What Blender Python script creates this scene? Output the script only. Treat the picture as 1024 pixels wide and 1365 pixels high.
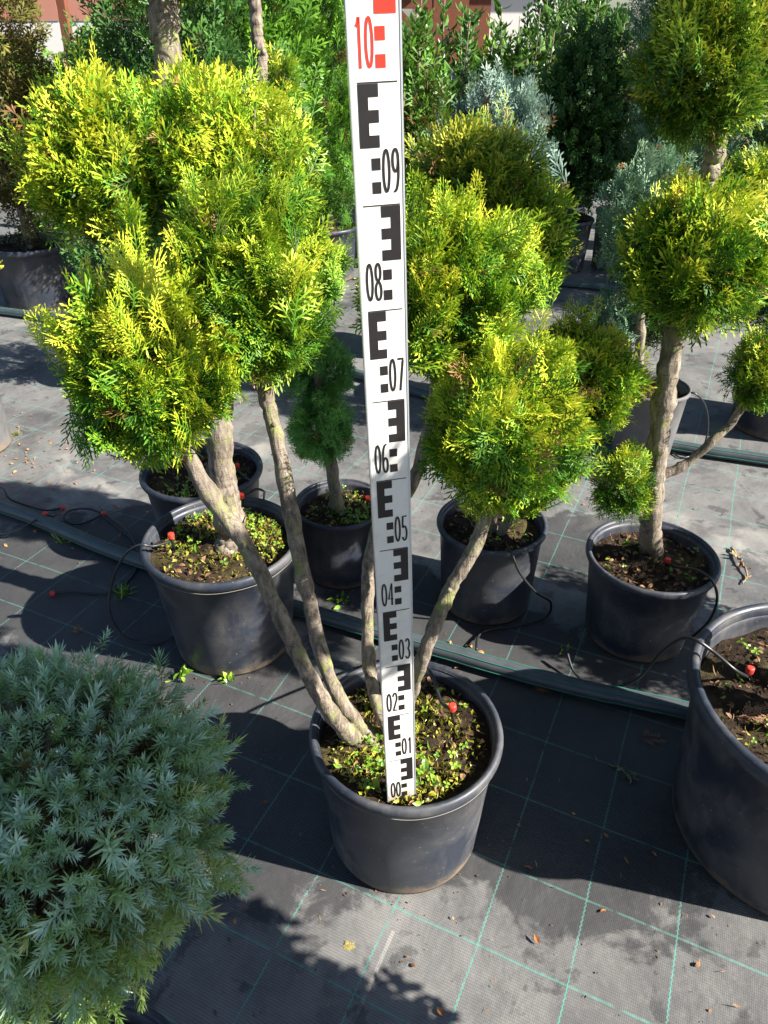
import bpy, bmesh, math, random
import numpy as np
from math import sin, cos, pi, radians, sqrt
for o in list(bpy.data.objects): bpy.data.objects.remove(o)
S = bpy.context.scene
COL = S.collection
# ------------------------------------------------------------------ camera
FPX, PITCH, CAMH = 985.0, radians(33.7), 1.30          # focal length in photo pixels (1024 wide)
cd = bpy.data.cameras.new('camera'); cam = bpy.data.objects.new('camera', cd); COL.objects.link(cam)
cam.location = (0, 0, CAMH); cam.rotation_euler = (pi/2 - PITCH, 0, 0)
cd.sensor_fit = 'HORIZONTAL'; cd.sensor_width = 36.0; cd.lens = FPX/1024*36.0
cd.clip_start = .02; cd.clip_end = 400
S.camera = cam
# ------------------------------------------------------------------ light
SUN_EL, SUN_AZ = radians(36), radians(107.5)           # azimuth clockwise from +Y
W = bpy.data.worlds.new('World'); S.world = W; W.use_nodes = True
wt = W.node_tree; bg = wt.nodes['Background']
sky = wt.nodes.new('ShaderNodeTexSky'); sky.sky_type = 'NISHITA'; sky.sun_disc = False
sky.sun_elevation = SUN_EL; sky.sun_rotation = SUN_AZ; sky.ozone_density = 3.0
wt.links.new(sky.outputs[0], bg.inputs[0]); bg.inputs[1].default_value = .05
sl = bpy.data.lights.new('sun', 'SUN'); sl.energy = 5.0; sl.angle = radians(.53); sl.color = (1, .94, .84)
so = bpy.data.objects.new('sun', sl); COL.objects.link(so); so.location = (3, -1, 4)
so.rotation_euler = (pi/2 - SUN_EL, 0, pi - SUN_AZ)
S.view_settings.view_transform = 'Standard'; S.view_settings.look = 'None'
S.view_settings.exposure = 1.7; S.view_settings.gamma = 1
S.render.resolution_x, S.render.resolution_y = 768, 1024
S.render.engine = 'CYCLES'
S.cycles.max_bounces = 6; S.cycles.transparent_max_bounces = 8
# ------------------------------------------------------------------ pixel -> place helpers
def ray(x, y):
    u = (x-512)/FPX; v = (y-682.5)/FPX
    return np.array([u, cos(PITCH)-v*sin(PITCH), -sin(PITCH)-v*cos(PITCH)])
def at_h(x, y, h):                                     # the point on that ray at height h
    d = ray(x, y); p = d*(CAMH-h)/-d[2]; p[2] += CAMH; return p
def at_y(x, y, Y):                                     # the point on that ray at distance Y
    d = ray(x, y); p = d*Y/d[1]; p[2] += CAMH; return p
# ------------------------------------------------------------------ object helpers
def put(name, mesh, mat, parent=None, loc=None):
    o = bpy.data.objects.new(name, mesh); COL.objects.link(o)
    if mat is not None and not mesh.materials: mesh.materials.append(mat)
    if parent is not None: o.parent = parent
    if loc is not None: o.location = loc
    return o
def tag(o, label=None, cat=None, group=None, kind=None):
    if label: o['label'] = label
    if cat: o['category'] = cat
    if group: o['group'] = group
    if kind: o['kind'] = kind
    return o
def thing(name, label, cat, loc, group=None):
    o = bpy.data.objects.new(name, None); COL.objects.link(o)
    o.location = loc; o.empty_display_size = .05
    return tag(o, label, cat, group)
def origin(o):
    p = np.zeros(3)
    while o is not None: p += np.array(o.location); o = o.parent
    return p
def mesh_np(name, V, F, col=None, smooth=False):
    V = np.asarray(V, np.float32); F = np.asarray(F, np.int32); k = F.shape[1]
    me = bpy.data.meshes.new(name)
    me.vertices.add(len(V)); me.vertices.foreach_set('co', V.ravel())
    me.loops.add(F.size); me.loops.foreach_set('vertex_index', F.ravel())
    me.polygons.add(len(F))
    me.polygons.foreach_set('loop_start', np.arange(0, F.size, k, dtype=np.int32))
    me.polygons.foreach_set('use_smooth', np.full(len(F), smooth))
    me.update(calc_edges=True)
    if col is not None:
        a = me.color_attributes.new('col', 'FLOAT_COLOR', 'POINT')
        c = np.ones((len(V), 4), np.float32); c[:, :3] = col; a.data.foreach_set('color', c.ravel())
    return me
def build(name, V, F, mat, parent=None, col=None, smooth=False):     # V in world coordinates
    V = np.asarray(V, float)
    base = origin(parent) if parent is not None else np.zeros(3)
    return put(name, mesh_np(name, V-base, F, col, smooth), mat, parent)
class MB:
    """collects quads (or tris written as quads) with world coordinates"""
    def __init__(s): s.V = []; s.F = []; s.n = 0
    def add(s, V, F):
        s.V.append(np.asarray(V, float)); s.F += [tuple(i+s.n for i in f) for f in F]; s.n += len(V)
    def box(s, c, d, R=None):
        c = np.array(c, float); d = np.array(d, float)/2
        P = np.array([[x, y, z] for x in (-1, 1) for y in (-1, 1) for z in (-1, 1)])*d
        if R is not None: P = P @ np.array(R).T
        s.add(P+c, [(0,1,3,2),(4,6,7,5),(0,4,5,1),(2,3,7,6),(0,2,6,4),(1,5,7,3)])
    def bar(s, a, b, w, t, up=(0, 0, 1)):
        a = np.array(a, float); b = np.array(b, float); y = b-a; L = np.linalg.norm(y); y /= L
        x = np.cross(y, up); x /= np.linalg.norm(x)+1e-9; z = np.cross(x, y)
        s.box((a+b)/2, (w, L, t), np.array([x, y, z]).T)
    def tube(s, pts, r, n=8, cap=True, jit=0, rng=None):
        pts = np.asarray(pts, float); r = np.broadcast_to(r, (len(pts),))
        T = np.gradient(pts, axis=0); T /= np.linalg.norm(T, axis=1)[:, None]+1e-9
        x = np.cross(T[0], [.3, .2, 1.]); x /= np.linalg.norm(x)+1e-9
        a = np.linspace(0, 2*pi, n, endpoint=False); Vs = []
        for i, p in enumerate(pts):
            x = x - T[i]*np.dot(x, T[i]); x /= np.linalg.norm(x)+1e-9; y = np.cross(T[i], x)
            rr = r[i]*(1+(rng.uniform(-jit, jit, n) if jit else 0))
            Vs.append(p + np.outer(cos_(a)*rr, x) + np.outer(sin_(a)*rr, y))
        V = np.concatenate(Vs); F = []
        for i in range(len(pts)-1):
            for k in range(n):
                k2 = (k+1) % n; F.append((i*n+k, i*n+k2, (i+1)*n+k2, (i+1)*n+k))
        if cap:
            V = np.vstack([V, pts[0], pts[-1]]); c0, c1 = len(V)-2, len(V)-1; m = (len(pts)-1)*n
            for k in range(n):
                k2 = (k+1) % n
                F.append((k2, k, c0, c0)); F.append((m+k, m+k2, c1, c1))
        s.add(V, F)
    def lathe(s, c, prof, n=48, wob=0, rng=None):
        c = np.array(c, float); a = np.linspace(0, 2*pi, n, endpoint=False); Vs = []
        w = 1+wob*np.sin(2*a+1.3) if wob else 1
        for r, z in prof: Vs.append(np.stack([c[0]+r*w*cos_(a), c[1]+r*w*sin_(a), np.full(n, c[2]+z)], 1))
        F = [(i*n+k, i*n+(k+1) % n, (i+1)*n+(k+1) % n, (i+1)*n+k) for i in range(len(prof)-1) for k in range(n)]
        s.add(np.concatenate(Vs), F)
    def make(s, name, mat, parent=None, smooth=False, weld=False):
        V = np.concatenate(s.V); base = origin(parent) if parent is not None else np.zeros(3)
        me = bpy.data.meshes.new(name)
        me.from_pydata((V-base).tolist(), [], [tuple(dict.fromkeys(f)) for f in s.F])
        me.update()
        if smooth:
            me.polygons.foreach_set('use_smooth', [True]*len(me.polygons))
        return put(name, me, mat, parent)
cos_, sin_ = np.cos, np.sin
def spline(pts, n):                                     # Catmull-Rom through pts
    P = np.asarray(pts, float); P = np.vstack([2*P[0]-P[1], P, 2*P[-1]-P[-2]]); out = []
    m = len(P)-3
    for q in np.linspace(0, m-1e-6, n):
        i = int(q); t = q-i; a, b, c, d = P[i:i+4]
        out.append(.5*((2*b)+(c-a)*t+(2*a-5*b+4*c-d)*t*t+(3*b-a-3*c+d)*t**3))
    return np.array(out)
# ------------------------------------------------------------------ materials
def N(nt, typ, **kw):
    n = nt.nodes.new('ShaderNode'+typ)
    for k, v in kw.items():
        if k.startswith('i_'):
            key = k[2:]; n.inputs[int(key) if key.isdigit() else key.replace('_', ' ')].default_value = v
        else: setattr(n, k, v)
    return n
def mat(name):
    m = bpy.data.materials.new(name); m.use_nodes = True
    nt = m.node_tree; return m, nt, nt.nodes['Principled BSDF'], (lambda a, b: nt.links.new(a, b))
def ramp(nt, stops):
    r = nt.nodes.new('ShaderNodeValToRGB'); e = r.color_ramp.elements
    while len(e) > 1: e.remove(e[0])
    for i, (p, c) in enumerate(stops):
        q = e[0] if i == 0 else e.new(p)
        q.position = p; q.color = (*c, 1) if len(c) == 3 else c
    return r
def math_n(nt, op, a, b=None, c=None):
    n = nt.nodes.new('ShaderNodeMath'); n.operation = op
    for i, v in enumerate((a, b, c)):
        if v is None: continue
        if isinstance(v, (int, float)): n.inputs[i].default_value = v
        else: nt.links.new(v, n.inputs[i])
    return n.outputs[0]
def mix_c(nt, f, a, b, mode='MIX'):
    n = nt.nodes.new('ShaderNodeMix'); n.data_type = 'RGBA'; n.blend_type = mode
    for i, v in ((0, f), (6, a), (7, b)):
        if isinstance(v, (int, float)): n.inputs[i].default_value = v
        elif isinstance(v, tuple): n.inputs[i].default_value = (*v, 1)
        else: nt.links.new(v, n.inputs[i])
    return n.outputs[2]
def noise(nt, vec, scale, detail=4, rough=.55, dist=0):
    n = nt.nodes.new('ShaderNodeTexNoise'); n.inputs['Scale'].default_value = scale
    n.inputs['Detail'].default_value = detail; n.inputs['Roughness'].default_value = rough
    n.inputs['Distortion'].default_value = dist
    if vec is not None: nt.links.new(vec, n.inputs['Vector'])
    return n.outputs[0]
def bump(nt, h, strength, dist=.002, prev=None):
    b = nt.nodes.new('ShaderNodeBump'); b.inputs['Strength'].default_value = strength
    b.inputs['Distance'].default_value = dist; nt.links.new(h, b.inputs['Height'])
    if prev is not None: nt.links.new(prev, b.inputs['Normal'])
    return b.outputs[0]
def smooth_step(nt, v, lo, hi):
    n = nt.nodes.new('ShaderNodeMapRange'); n.interpolation_type = 'SMOOTHSTEP'
    nt.links.new(v, n.inputs[0]); n.inputs[1].default_value = lo; n.inputs[2].default_value = hi
    return n.outputs[0]
def simple(name, c, rough=.6, spec=.4, var=.25, scale=30, bmp=0, metallic=0):
    m, nt, b, L = mat(name)
    tc = N(nt, 'TexCoord'); nz = noise(nt, tc.outputs['Object'], scale)
    lo = tuple(x*(1-var) for x in c); hi = tuple(min(1, x*(1+var)) for x in c)
    L(mix_c(nt, nz, lo, hi), b.inputs['Base Color'])
    b.inputs['Roughness'].default_value = rough; b.inputs['Specular IOR Level'].default_value = spec
    b.inputs['Metallic'].default_value = metallic
    if bmp: L(bump(nt, nz, bmp), b.inputs['Normal'])
    return m
def foliage_mat(name, rough=.5, trans=.3, spec=.3):
    m, nt, b, L = mat(name)
    a = N(nt, 'Attribute', attribute_name='col'); out = nt.nodes['Material Output']
    L(a.outputs['Color'], b.inputs['Base Color']); b.inputs['Roughness'].default_value = rough
    b.inputs['Specular IOR Level'].default_value = spec
    t = N(nt, 'BsdfTranslucent'); L(a.outputs['Color'], t.inputs[0])
    mx = N(nt, 'MixShader'); mx.inputs[0].default_value = trans
    L(b.outputs[0], mx.inputs[1]); L(t.outputs[0], mx.inputs[2]); L(mx.outputs[0], out.inputs[0])
    return m
M = {}
M['leaf'] = foliage_mat('conifer_foliage', .5, .24, .3)
M['needle'] = foliage_mat('needle_foliage', .6, .18, .25)
M['broad'] = foliage_mat('broad_leaf', .35, .25, .5)
M['litter'] = foliage_mat('dry_litter', .8, .05, .2)
def bark_mat():
    m, nt, b, L = mat('bark')
    tc = N(nt, 'TexCoord'); v = tc.outputs['Object']
    mp = N(nt, 'Mapping'); mp.inputs['Scale'].default_value = (1, 1, .3); L(v, mp.inputs[0])
    n1 = noise(nt, mp.outputs[0], 90, 6, .65, .6); n2 = noise(nt, v, 22, 3); n3 = noise(nt, v, 60, 5, .7)
    mp2 = N(nt, 'Mapping'); mp2.inputs['Scale'].default_value = (.35, .35, 3); L(v, mp2.inputs[0])
    n4 = noise(nt, mp2.outputs[0], 110, 3, .6)                      # cross lenticels
    c = ramp(nt, [(.30, (.05, .040, .032)), (.5, (.20, .165, .132)), (.72, (.36, .31, .25))]); L(n1, c.inputs[0])
    c2 = mix_c(nt, smooth_step(nt, n4, .56, .72), c.outputs[0], (.10, .078, .06))
    lich = math_n(nt, 'MULTIPLY', smooth_step(nt, n2, .47, .66), smooth_step(nt, n3, .42, .58))
    L(mix_c(nt, lich, c2, (.21, .22, .085)), b.inputs['Base Color'])
    b.inputs['Roughness'].default_value = .85; b.inputs['Specular IOR Level'].default_value = .2
    L(bump(nt, n4, .5, .002, bump(nt, n1, 1.0, .005)), b.inputs['Normal'])
    return m
M['bark'] = bark_mat()
def pot_mat(name, base, dust=.35, rough=.42):
    m, nt, b, L = mat(name)
    tc = N(nt, 'TexCoord'); v = tc.outputs['Object']
    oi = N(nt, 'ObjectInfo'); va = N(nt, 'VectorMath', operation='ADD'); L(v, va.inputs[0]); L(oi.outputs['Location'], va.inputs[1])
    v2 = va.outputs[0]
    n1 = noise(nt, v2, 9, 5, .6, .3); n2 = noise(nt, v2, 160, 3, .6)
    mp = N(nt, 'Mapping'); mp.inputs['Scale'].default_value = (1, 1, .18); L(v2, mp.inputs[0])
    n3 = noise(nt, mp.outputs[0], 28, 5, .65)                      # run-down streaks
    d = math_n(nt, 'MULTIPLY', smooth_step(nt, n1, .38, .75), dust)
    d = math_n(nt, 'ADD', d, math_n(nt, 'MULTIPLY', smooth_step(nt, n3, .5, .75), dust*.55))
    speck = math_n(nt, 'MULTIPLY', smooth_step(nt, n2, .66, .74), .5)
    sx = N(nt, 'SeparateXYZ'); L(v, sx.inputs[0])
    low = math_n(nt, 'ADD', sx.outputs[2], math_n(nt, 'MULTIPLY', noise(nt, v2, 19, 6, .7), -.11))
    mud = math_n(nt, 'SUBTRACT', 1.0, smooth_step(nt, low, -.054, -.022))    # splashed soil at the foot
    c = mix_c(nt, d, base, (.20, .185, .165)); c = mix_c(nt, speck, c, (.34, .32, .29))
    c = mix_c(nt, math_n(nt, 'MULTIPLY', mud, .85), c, (.17, .125, .085))
    L(c, b.inputs['Base Color'])
    r = math_n(nt, 'ADD', rough, math_n(nt, 'MULTIPLY', d, .8)); L(math_n(nt, 'MAXIMUM', r, math_n(nt, 'MULTIPLY', mud, .9)), b.inputs['Roughness'])
    b.inputs['Specular IOR Level'].default_value = .45
    L(bump(nt, n2, .12, .001, bump(nt, n1, .08, .004)), b.inputs['Normal'])
    return m
M['pot'] = pot_mat('black_pot_plastic', (.021, .027, .042), .34)
M['pot_blue'] = pot_mat('slate_pot_plastic', (.030, .040, .055), .4)
M['pot_grey'] = pot_mat('weathered_grey_pot', (.085, .085, .09), .5, .6)
M['flash'] = simple('mould_seam', (.20, .19, .17), .7, .2)
def soil_mat():
    m, nt, b, L = mat('potting_soil')
    tc = N(nt, 'TexCoord'); v = tc.outputs['Object']
    n1 = noise(nt, v, 60, 6, .7); n2 = noise(nt, v, 12, 3)
    c = ramp(nt, [(.3, (.012, .008, .006)), (.55, (.036, .024, .016)), (.8, (.10, .07, .047))]); L(n1, c.inputs[0])
    L(mix_c(nt, math_n(nt, 'MULTIPLY', smooth_step(nt, n2, .5, .7), .5), c.outputs[0], (.10, .09, .03)), b.inputs['Base Color'])
    b.inputs['Roughness'].default_value = .95; b.inputs['Specular IOR Level'].default_value = .15
    L(bump(nt, n1, 1, .01), b.inputs['Normal']); return m
M['soil'] = soil_mat()
GA = radians(24.85)                                     # turn of the fabric's grid
def fabric_mat():
    m, nt, b, L = mat('woven_ground_fabric')
    tc = N(nt, 'TexCoord'); v = tc.outputs['Object']
    mp = N(nt, 'Mapping'); mp.inputs['Rotation'].default_value = (0, 0, GA); L(v, mp.inputs[0])
    sx = N(nt, 'SeparateXYZ'); L(mp.outputs[0], sx.inputs[0]); u, n = sx.outputs[0], sx.outputs[1]
    big = noise(nt, v, 2.2, 5, .6, .4); mid = noise(nt, v, 7, 6, .65, .5); fine = noise(nt, v, 90, 4, .7); grit = noise(nt, v, 420, 2, .6)
    wob = noise(nt, v, 3, 2)
    wv = math_n(nt, 'MULTIPLY', math_n(nt, 'SUBTRACT', wob, .5), .012)
    def line(coord, off, per, w, zig=None):
        c = coord
        c = math_n(nt, 'ADD', c, wv)
        if zig is not None:
            z = math_n(nt, 'PINGPONG', zig, .0045); c = math_n(nt, 'ADD', c, math_n(nt, 'MULTIPLY', z, .45))
        c = math_n(nt, 'DIVIDE', math_n(nt, 'SUBTRACT', c, off), per)
        c = math_n(nt, 'SUBTRACT', math_n(nt, 'FRACT', math_n(nt, 'ADD', c, .5)), .5)
        c = math_n(nt, 'MULTIPLY', math_n(nt, 'ABSOLUTE', c), per)
        return math_n(nt, 'SUBTRACT', 1.0, smooth_step(nt, c, w*.6, w*1.25))
    lc = line(u, -.275, .1525, .0014, n)
    lr = line(n, .484, .155, .0021)
    # weave
    rib = N(nt, 'TexWave', wave_type='BANDS', bands_direction='Y', wave_profile='SIN')
    rib.inputs['Scale'].default_value = 2*pi/20/.0046*1.0; rib.inputs['Distortion'].default_value = .6; rib.inputs['Detail'].default_value = 1
    L(mp.outputs[0], rib.inputs['Vector'])
    rib2 = N(nt, 'TexWave', wave_type='BANDS', bands_direction='X'); rib2.inputs['Scale'].default_value = 2*pi/20/.0031
    L(mp.outputs[0], rib2.inputs['Vector'])
    weave = math_n(nt, 'ADD', math_n(nt, 'MULTIPLY', rib.outputs[1], .86), math_n(nt, 'MULTIPLY', rib2.outputs[1], .14))
    dustf = smooth_step(nt, math_n(nt, 'ADD', math_n(nt, 'MULTIPLY', big, .6), math_n(nt, 'MULTIPLY', mid, .5)), .33, .72)
    c = mix_c(nt, dustf, (.070, .072, .077), (.205, .20, .195))
    c = mix_c(nt, math_n(nt, 'MULTIPLY', weave, .42), c, (.045, .044, .045))
    c = mix_c(nt, math_n(nt, 'MULTIPLY', smooth_step(nt, fine, .5, .75), .35), c, (.20, .19, .17))
    # chalky residues
    chalk = math_n(nt, 'MULTIPLY', smooth_step(nt, noise(nt, v, 1.7, 4, .6, .8), .56, .72), smooth_step(nt, mid, .35, .6))
    c = mix_c(nt, math_n(nt, 'MULTIPLY', chalk, .6), c, (.42, .40, .36))
    # the green marker threads
    brk = smooth_step(nt, noise(nt, v, 40, 3), .28, .5)
    gl = mix_c(nt, fine, (.05, .18, .155), (.12, .33, .28))
    # damp stains doubling as painted shade between the pots; soil crumbs
    damp_shade = None
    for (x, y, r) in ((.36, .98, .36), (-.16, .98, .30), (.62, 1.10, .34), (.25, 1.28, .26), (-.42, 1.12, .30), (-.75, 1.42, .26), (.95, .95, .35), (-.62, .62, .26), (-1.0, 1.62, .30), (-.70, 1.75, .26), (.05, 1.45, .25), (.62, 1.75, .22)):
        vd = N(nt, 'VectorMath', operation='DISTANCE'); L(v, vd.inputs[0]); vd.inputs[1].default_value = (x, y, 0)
        q = math_n(nt, 'SUBTRACT', 1.0, math_n(nt, 'DIVIDE', vd.outputs['Value'], r)); damp_shade = q if damp_shade is None else math_n(nt, 'MAXIMUM', damp_shade, q)
    damp_shade = math_n(nt, 'ADD', damp_shade, math_n(nt, 'MULTIPLY', math_n(nt, 'SUBTRACT', noise(nt, v, 9, 6, .65, .4), .5), 1.3))
    damp_shade = math_n(nt, 'MULTIPLY', smooth_step(nt, damp_shade, -.05, .12), .85)
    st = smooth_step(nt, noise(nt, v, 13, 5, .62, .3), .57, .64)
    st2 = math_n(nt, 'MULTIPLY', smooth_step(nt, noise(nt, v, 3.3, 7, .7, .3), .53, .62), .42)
    stain_shade = math_n(nt, 'MAXIMUM', math_n(nt, 'MAXIMUM', math_n(nt, 'MULTIPLY', st, .6), st2), damp_shade)
    c = mix_c(nt, math_n(nt, 'MULTIPLY', stain_shade, .9), c, (.020, .021, .024))
    c = mix_c(nt, math_n(nt, 'MULTIPLY', smooth_step(nt, noise(nt, v, 33, 3, .5), .70, .74), .7), c, (.035, .028, .022))
    clean = math_n(nt, 'SUBTRACT', 1.0, math_n(nt, 'MULTIPLY', stain_shade, .45))      # threads dulled, not hidden, by damp dirt and painted shade
    c = mix_c(nt, math_n(nt, 'MULTIPLY', math_n(nt, 'MULTIPLY', math_n(nt, 'MULTIPLY', lc, brk), .9), clean), c, gl)
    c = mix_c(nt, math_n(nt, 'MULTIPLY', math_n(nt, 'MULTIPLY', math_n(nt, 'MULTIPLY', lr, brk), .6), clean), c, gl)
    L(c, b.inputs['Base Color'])
    b.inputs['Roughness'].default_value = .62; b.inputs['Specular IOR Level'].default_value = .35
    L(bump(nt, big, .5, .03, bump(nt, mid, .3, .012, bump(nt, weave, .5, .0012))), b.inputs['Normal'])
    return m
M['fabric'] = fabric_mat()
M['pe'] = simple('black_polythene', (.017, .019, .022), .38, .5, .3, 60)
M['pipe'] = simple('dusty_pipe_plastic', (.06, .068, .078), .38, .5, .5, 25)
M['stripe'] = simple('green_pipe_stripe', (.03, .17, .12), .45, .4, .3, 40)
M['red'] = simple('red_emitter_plastic', (.62, .045, .03), .45, .45, .15, 60)
def staff_mat():
    m, nt, b, L = mat('white_staff_paint'); tc = N(nt, 'TexCoord'); v = tc.outputs['Object']
    sx = N(nt, 'SeparateXYZ'); L(v, sx.inputs[0])
    n1 = noise(nt, v, 35, 5, .65, .4); n2 = noise(nt, v, 9, 3)
    mp = N(nt, 'Mapping'); mp.inputs['Rotation'].default_value = (0, .6, 0); mp.inputs['Scale'].default_value = (4, 4, 140); L(v, mp.inputs[0])
    scr = math_n(nt, 'MULTIPLY', smooth_step(nt, noise(nt, mp.outputs[0], 3, 2, .5), .70, .73), smooth_step(nt, n2, .5, .6))
    soil_ = math_n(nt, 'SUBTRACT', 1.0, smooth_step(nt, math_n(nt, 'ADD', sx.outputs[2], math_n(nt, 'MULTIPLY', n1, -.06)), -.03, .012))
    c = mix_c(nt, smooth_step(nt, n1, .45, .8), (.74, .72, .67), (.60, .57, .50))
    c = mix_c(nt, math_n(nt, 'MULTIPLY', scr, .5), c, (.35, .34, .32)); c = mix_c(nt, math_n(nt, 'MULTIPLY', soil_, .75), c, (.25, .17, .10))
    L(c, b.inputs['Base Color']); b.inputs['Roughness'].default_value = .4; return m
M['staffw'] = staff_mat()
M['staffk'] = simple('black_staff_print', (.017, .015, .016), .4, .4, .3, 90)
M['staffr'] = simple('red_staff_print', (.62, .035, .02), .4, .4, .1, 90)
M['alu'] = simple('aluminium_rail', (.62, .64, .67), .35, .5, .08, 60, metallic=.6)
M['wood_post'] = simple('brown_stained_timber', (.16, .055, .03), .7, .3, .3, 30)
M['wall_pink'] = simple('red_plaster', (.42, .19, .14), .85, .2, .12, 4)
M['wall_white'] = simple('white_plaster', (.62, .61, .58), .85, .2, .1, 4)
M['roof'] = simple('roof_sheet', (.14, .09, .07), .6, .3, .2, 4)
M['glass'] = simple('dark_pane', (.10, .13, .16), .1, .6, .1, 4)
M['barrel'] = simple('blue_barrel_plastic', (.03, .07, .18), .4, .5, .2, 10)
M['twine'] = simple('turquoise_twine', (.02, .35, .38), .7, .2, .2, 60)

# ------------------------------------------------------------------ ground
gm = MB(); gm.add([(-120, -60, -.02), (120, -60, -.02), (120, 240, -.02), (-120, 240, -.02)], [(0, 1, 2, 3)])
M['earth'] = simple('bare_earth', (.13, .10, .07), .95, .1, .35, 3, .4)
tag(gm.make('ground', M['earth']), kind='structure')
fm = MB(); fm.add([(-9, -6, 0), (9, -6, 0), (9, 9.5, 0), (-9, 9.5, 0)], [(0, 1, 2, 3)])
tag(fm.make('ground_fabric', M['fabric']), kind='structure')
def grid_pt(u, n, z=0): return (cos(GA)*u+sin(GA)*n, -sin(GA)*u+cos(GA)*n, z)
fm = MB()                                               # the overlapping sheet: its edge runs beside the main pot
e = -.248
us = [(-3.4, .003), (e-.006, .003), (e, .0012)]
ns = np.linspace(-2.5, .60, 40); rr = np.random.default_rng(5); wig = np.cumsum(rr.normal(0, .0007, 40))
V = []
for k, q in enumerate(ns):
    for (u, z) in us: V.append(grid_pt(u+(wig[k] if u > -1 else 0), q, z+(.0012*abs(sin(k*1.7)) if u > -1 and z > .001 else 0)))
F = [(k*3+j, k*3+j+1, (k+1)*3+j+1, (k+1)*3+j) for k in range(39) for j in range(2)]
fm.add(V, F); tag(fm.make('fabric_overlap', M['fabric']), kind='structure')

# ------------------------------------------------------------------ foliage templates
def strip(V, F, T, p, d, side, nrm, L, w, t0, t1, ridge=True):
    """one scale-leaved twig: a tapered strip with a raised middle"""
    p = np.array(p); k = len(V)
    m = p+d*L*.76; e = p+d*L
    if ridge is None:
        V += [p, p+d*L*.68-side*w*.52, p+d*L*.68+side*w*.52, e]; tm = t0+(t1-t0)*.72; T += [t0, tm, tm, t1]
        F += [(k, k+2, k+1), (k+1, k+2, k+3)]
    elif ridge:
        V += [p-side*w*.32, p+nrm*w*.30, p+side*w*.32, m-side*w*.5, m+nrm*w*.42, m+side*w*.5, e]
        tm = t0+(t1-t0)*.72; T += [t0, t0, t0, tm, tm, tm, t1]
        F += [(k, k+1, k+4), (k, k+4, k+3), (k+1, k+2, k+5), (k+1, k+5, k+4), (k+3, k+4, k+6), (k+4, k+5, k+6)]
    else:
        V += [p-side*w*.3, p+side*w*.3, m-side*w*.5, m+side*w*.5, e]
        tm = t0+(t1-t0)*.62; T += [t0, t0, tm, tm, t1]
        F += [(k, k+1, k+3), (k, k+3, k+2), (k+2, k+3, k+4)]
def spray_template(rng, n=9, w=.045, sec=3, ridge=True, ang=43, curl=.12, spread=.46):
    V, F, T = [], [], []
    def rot(d, s, a): return d*cos(a)+s*sin(a)
    Y = np.array([0, 1., 0]); X = np.array([1., 0, 0]); Z = np.array([0, 0, 1.])
    bend = rng.uniform(-.25, .25)
    def axis(t): return np.array([bend*t*t*.5, t, -curl*t*t])
    k = 3
    for i in range(k):
        a, b = axis(i/k), axis((i+1)/k); d = b-a; L = np.linalg.norm(d); d /= L
        s = np.cross(d, Z); s /= np.linalg.norm(s)
        strip(V, F, T, a, d, s, np.cross(s, d), L*1.12, w*(.9 if i < k-1 else 1.05), i/k*.55, (i+1)/k*.55+(.45 if i == k-1 else 0), ridge)
    for i in range(n):
        t = .10+.80*(i+rng.uniform(-.2, .2))/n; sg = 1 if i % 2 else -1
        L = spread*(1-t)**.75+.14; L *= rng.uniform(.8, 1.15)
        a = radians(ang+rng.uniform(-8, 8))*sg
        d = rot(Y, X, a); d = d+Z*rng.uniform(-.22, .15); d /= np.linalg.norm(d)
        s = np.cross(d, Z); s /= np.linalg.norm(s); nn = np.cross(s, d); p = axis(t)
        strip(V, F, T, p, d, s, nn, L, w*.8, t*.5+.1, min(1, .62+.4*rng.random()), ridge)
        m = max(1, int(round(sec*(L/(spread+.14))+.4))) if sec else 0
        for j in range(m):
            f = .22+.74*(j+.3)/max(m, 1); sj = 1 if (j+i) % 2 else -1
            d2 = rot(d, s, radians(38)*sj)+Z*rng.uniform(-.35, .3); d2 /= np.linalg.norm(d2)
            s2 = np.cross(d2, Z); s2 /= np.linalg.norm(s2)
            strip(V, F, T, p+d*L*f, d2, s2, np.cross(s2, d2), (.085+.26*L*(1-.45*f))*rng.uniform(.8, 1.2), w*.86, t*.5+.2, min(1, .6+.4*rng.random()), None)
    return np.array(V), np.array(F), np.array(T)
R0 = np.random.default_rng(11)
T_FINE = [spray_template(R0, 13, .034, 7, True, 42, .12, .36) for _ in range(7)]
T_MID = [spray_template(R0, 9, .046, 3, None, 42, .12, .40) for _ in range(7)]
T_FAR = [spray_template(R0, 7, .075, 1, None, 42, .1, .4) for _ in range(5)]
T_LOW = [spray_template(R0, 6, .17, 0, None, 45, .1, .42) for _ in range(4)]
T_WISP = [spray_template(R0, 9, .046, 1, None, 28, .0, .34) for _ in range(5)]       # feathery upright
def needle_template(rng, n=34, L=.40, w=.062):
    V, F, T = [], [], []
    for i in range(n):
        t = (i+.5)/n; a = i*2.39996+rng.uniform(-.3, .3); el = radians(12+58*t**1.6+rng.uniform(-8, 8))
        out = np.array([cos(a), 0, sin(a)]); d = out*cos(el)+np.array([0, 1., 0])*sin(el)
        s = np.cross(d, out+np.array([0, .3, 0])); s /= np.linalg.norm(s); p = np.array([0, t*.82, 0])
        ln = L*rng.uniform(.8, 1.15)*(1 if t < .8 else .85); k = len(V)
        V += [p, p+d*ln*.4-s*w*.5, p+d*ln*.4+s*w*.5, p+d*ln]; q = .12+.62*t; T += [q-.1, q+.08, q+.08, q+.22]
        F += [(k, k+1, k+2), (k+1, k+3, k+2)]
    return np.array(V), np.array(F), np.array(T)
T_NEEDLE = [needle_template(R0) for _ in range(5)]
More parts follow.
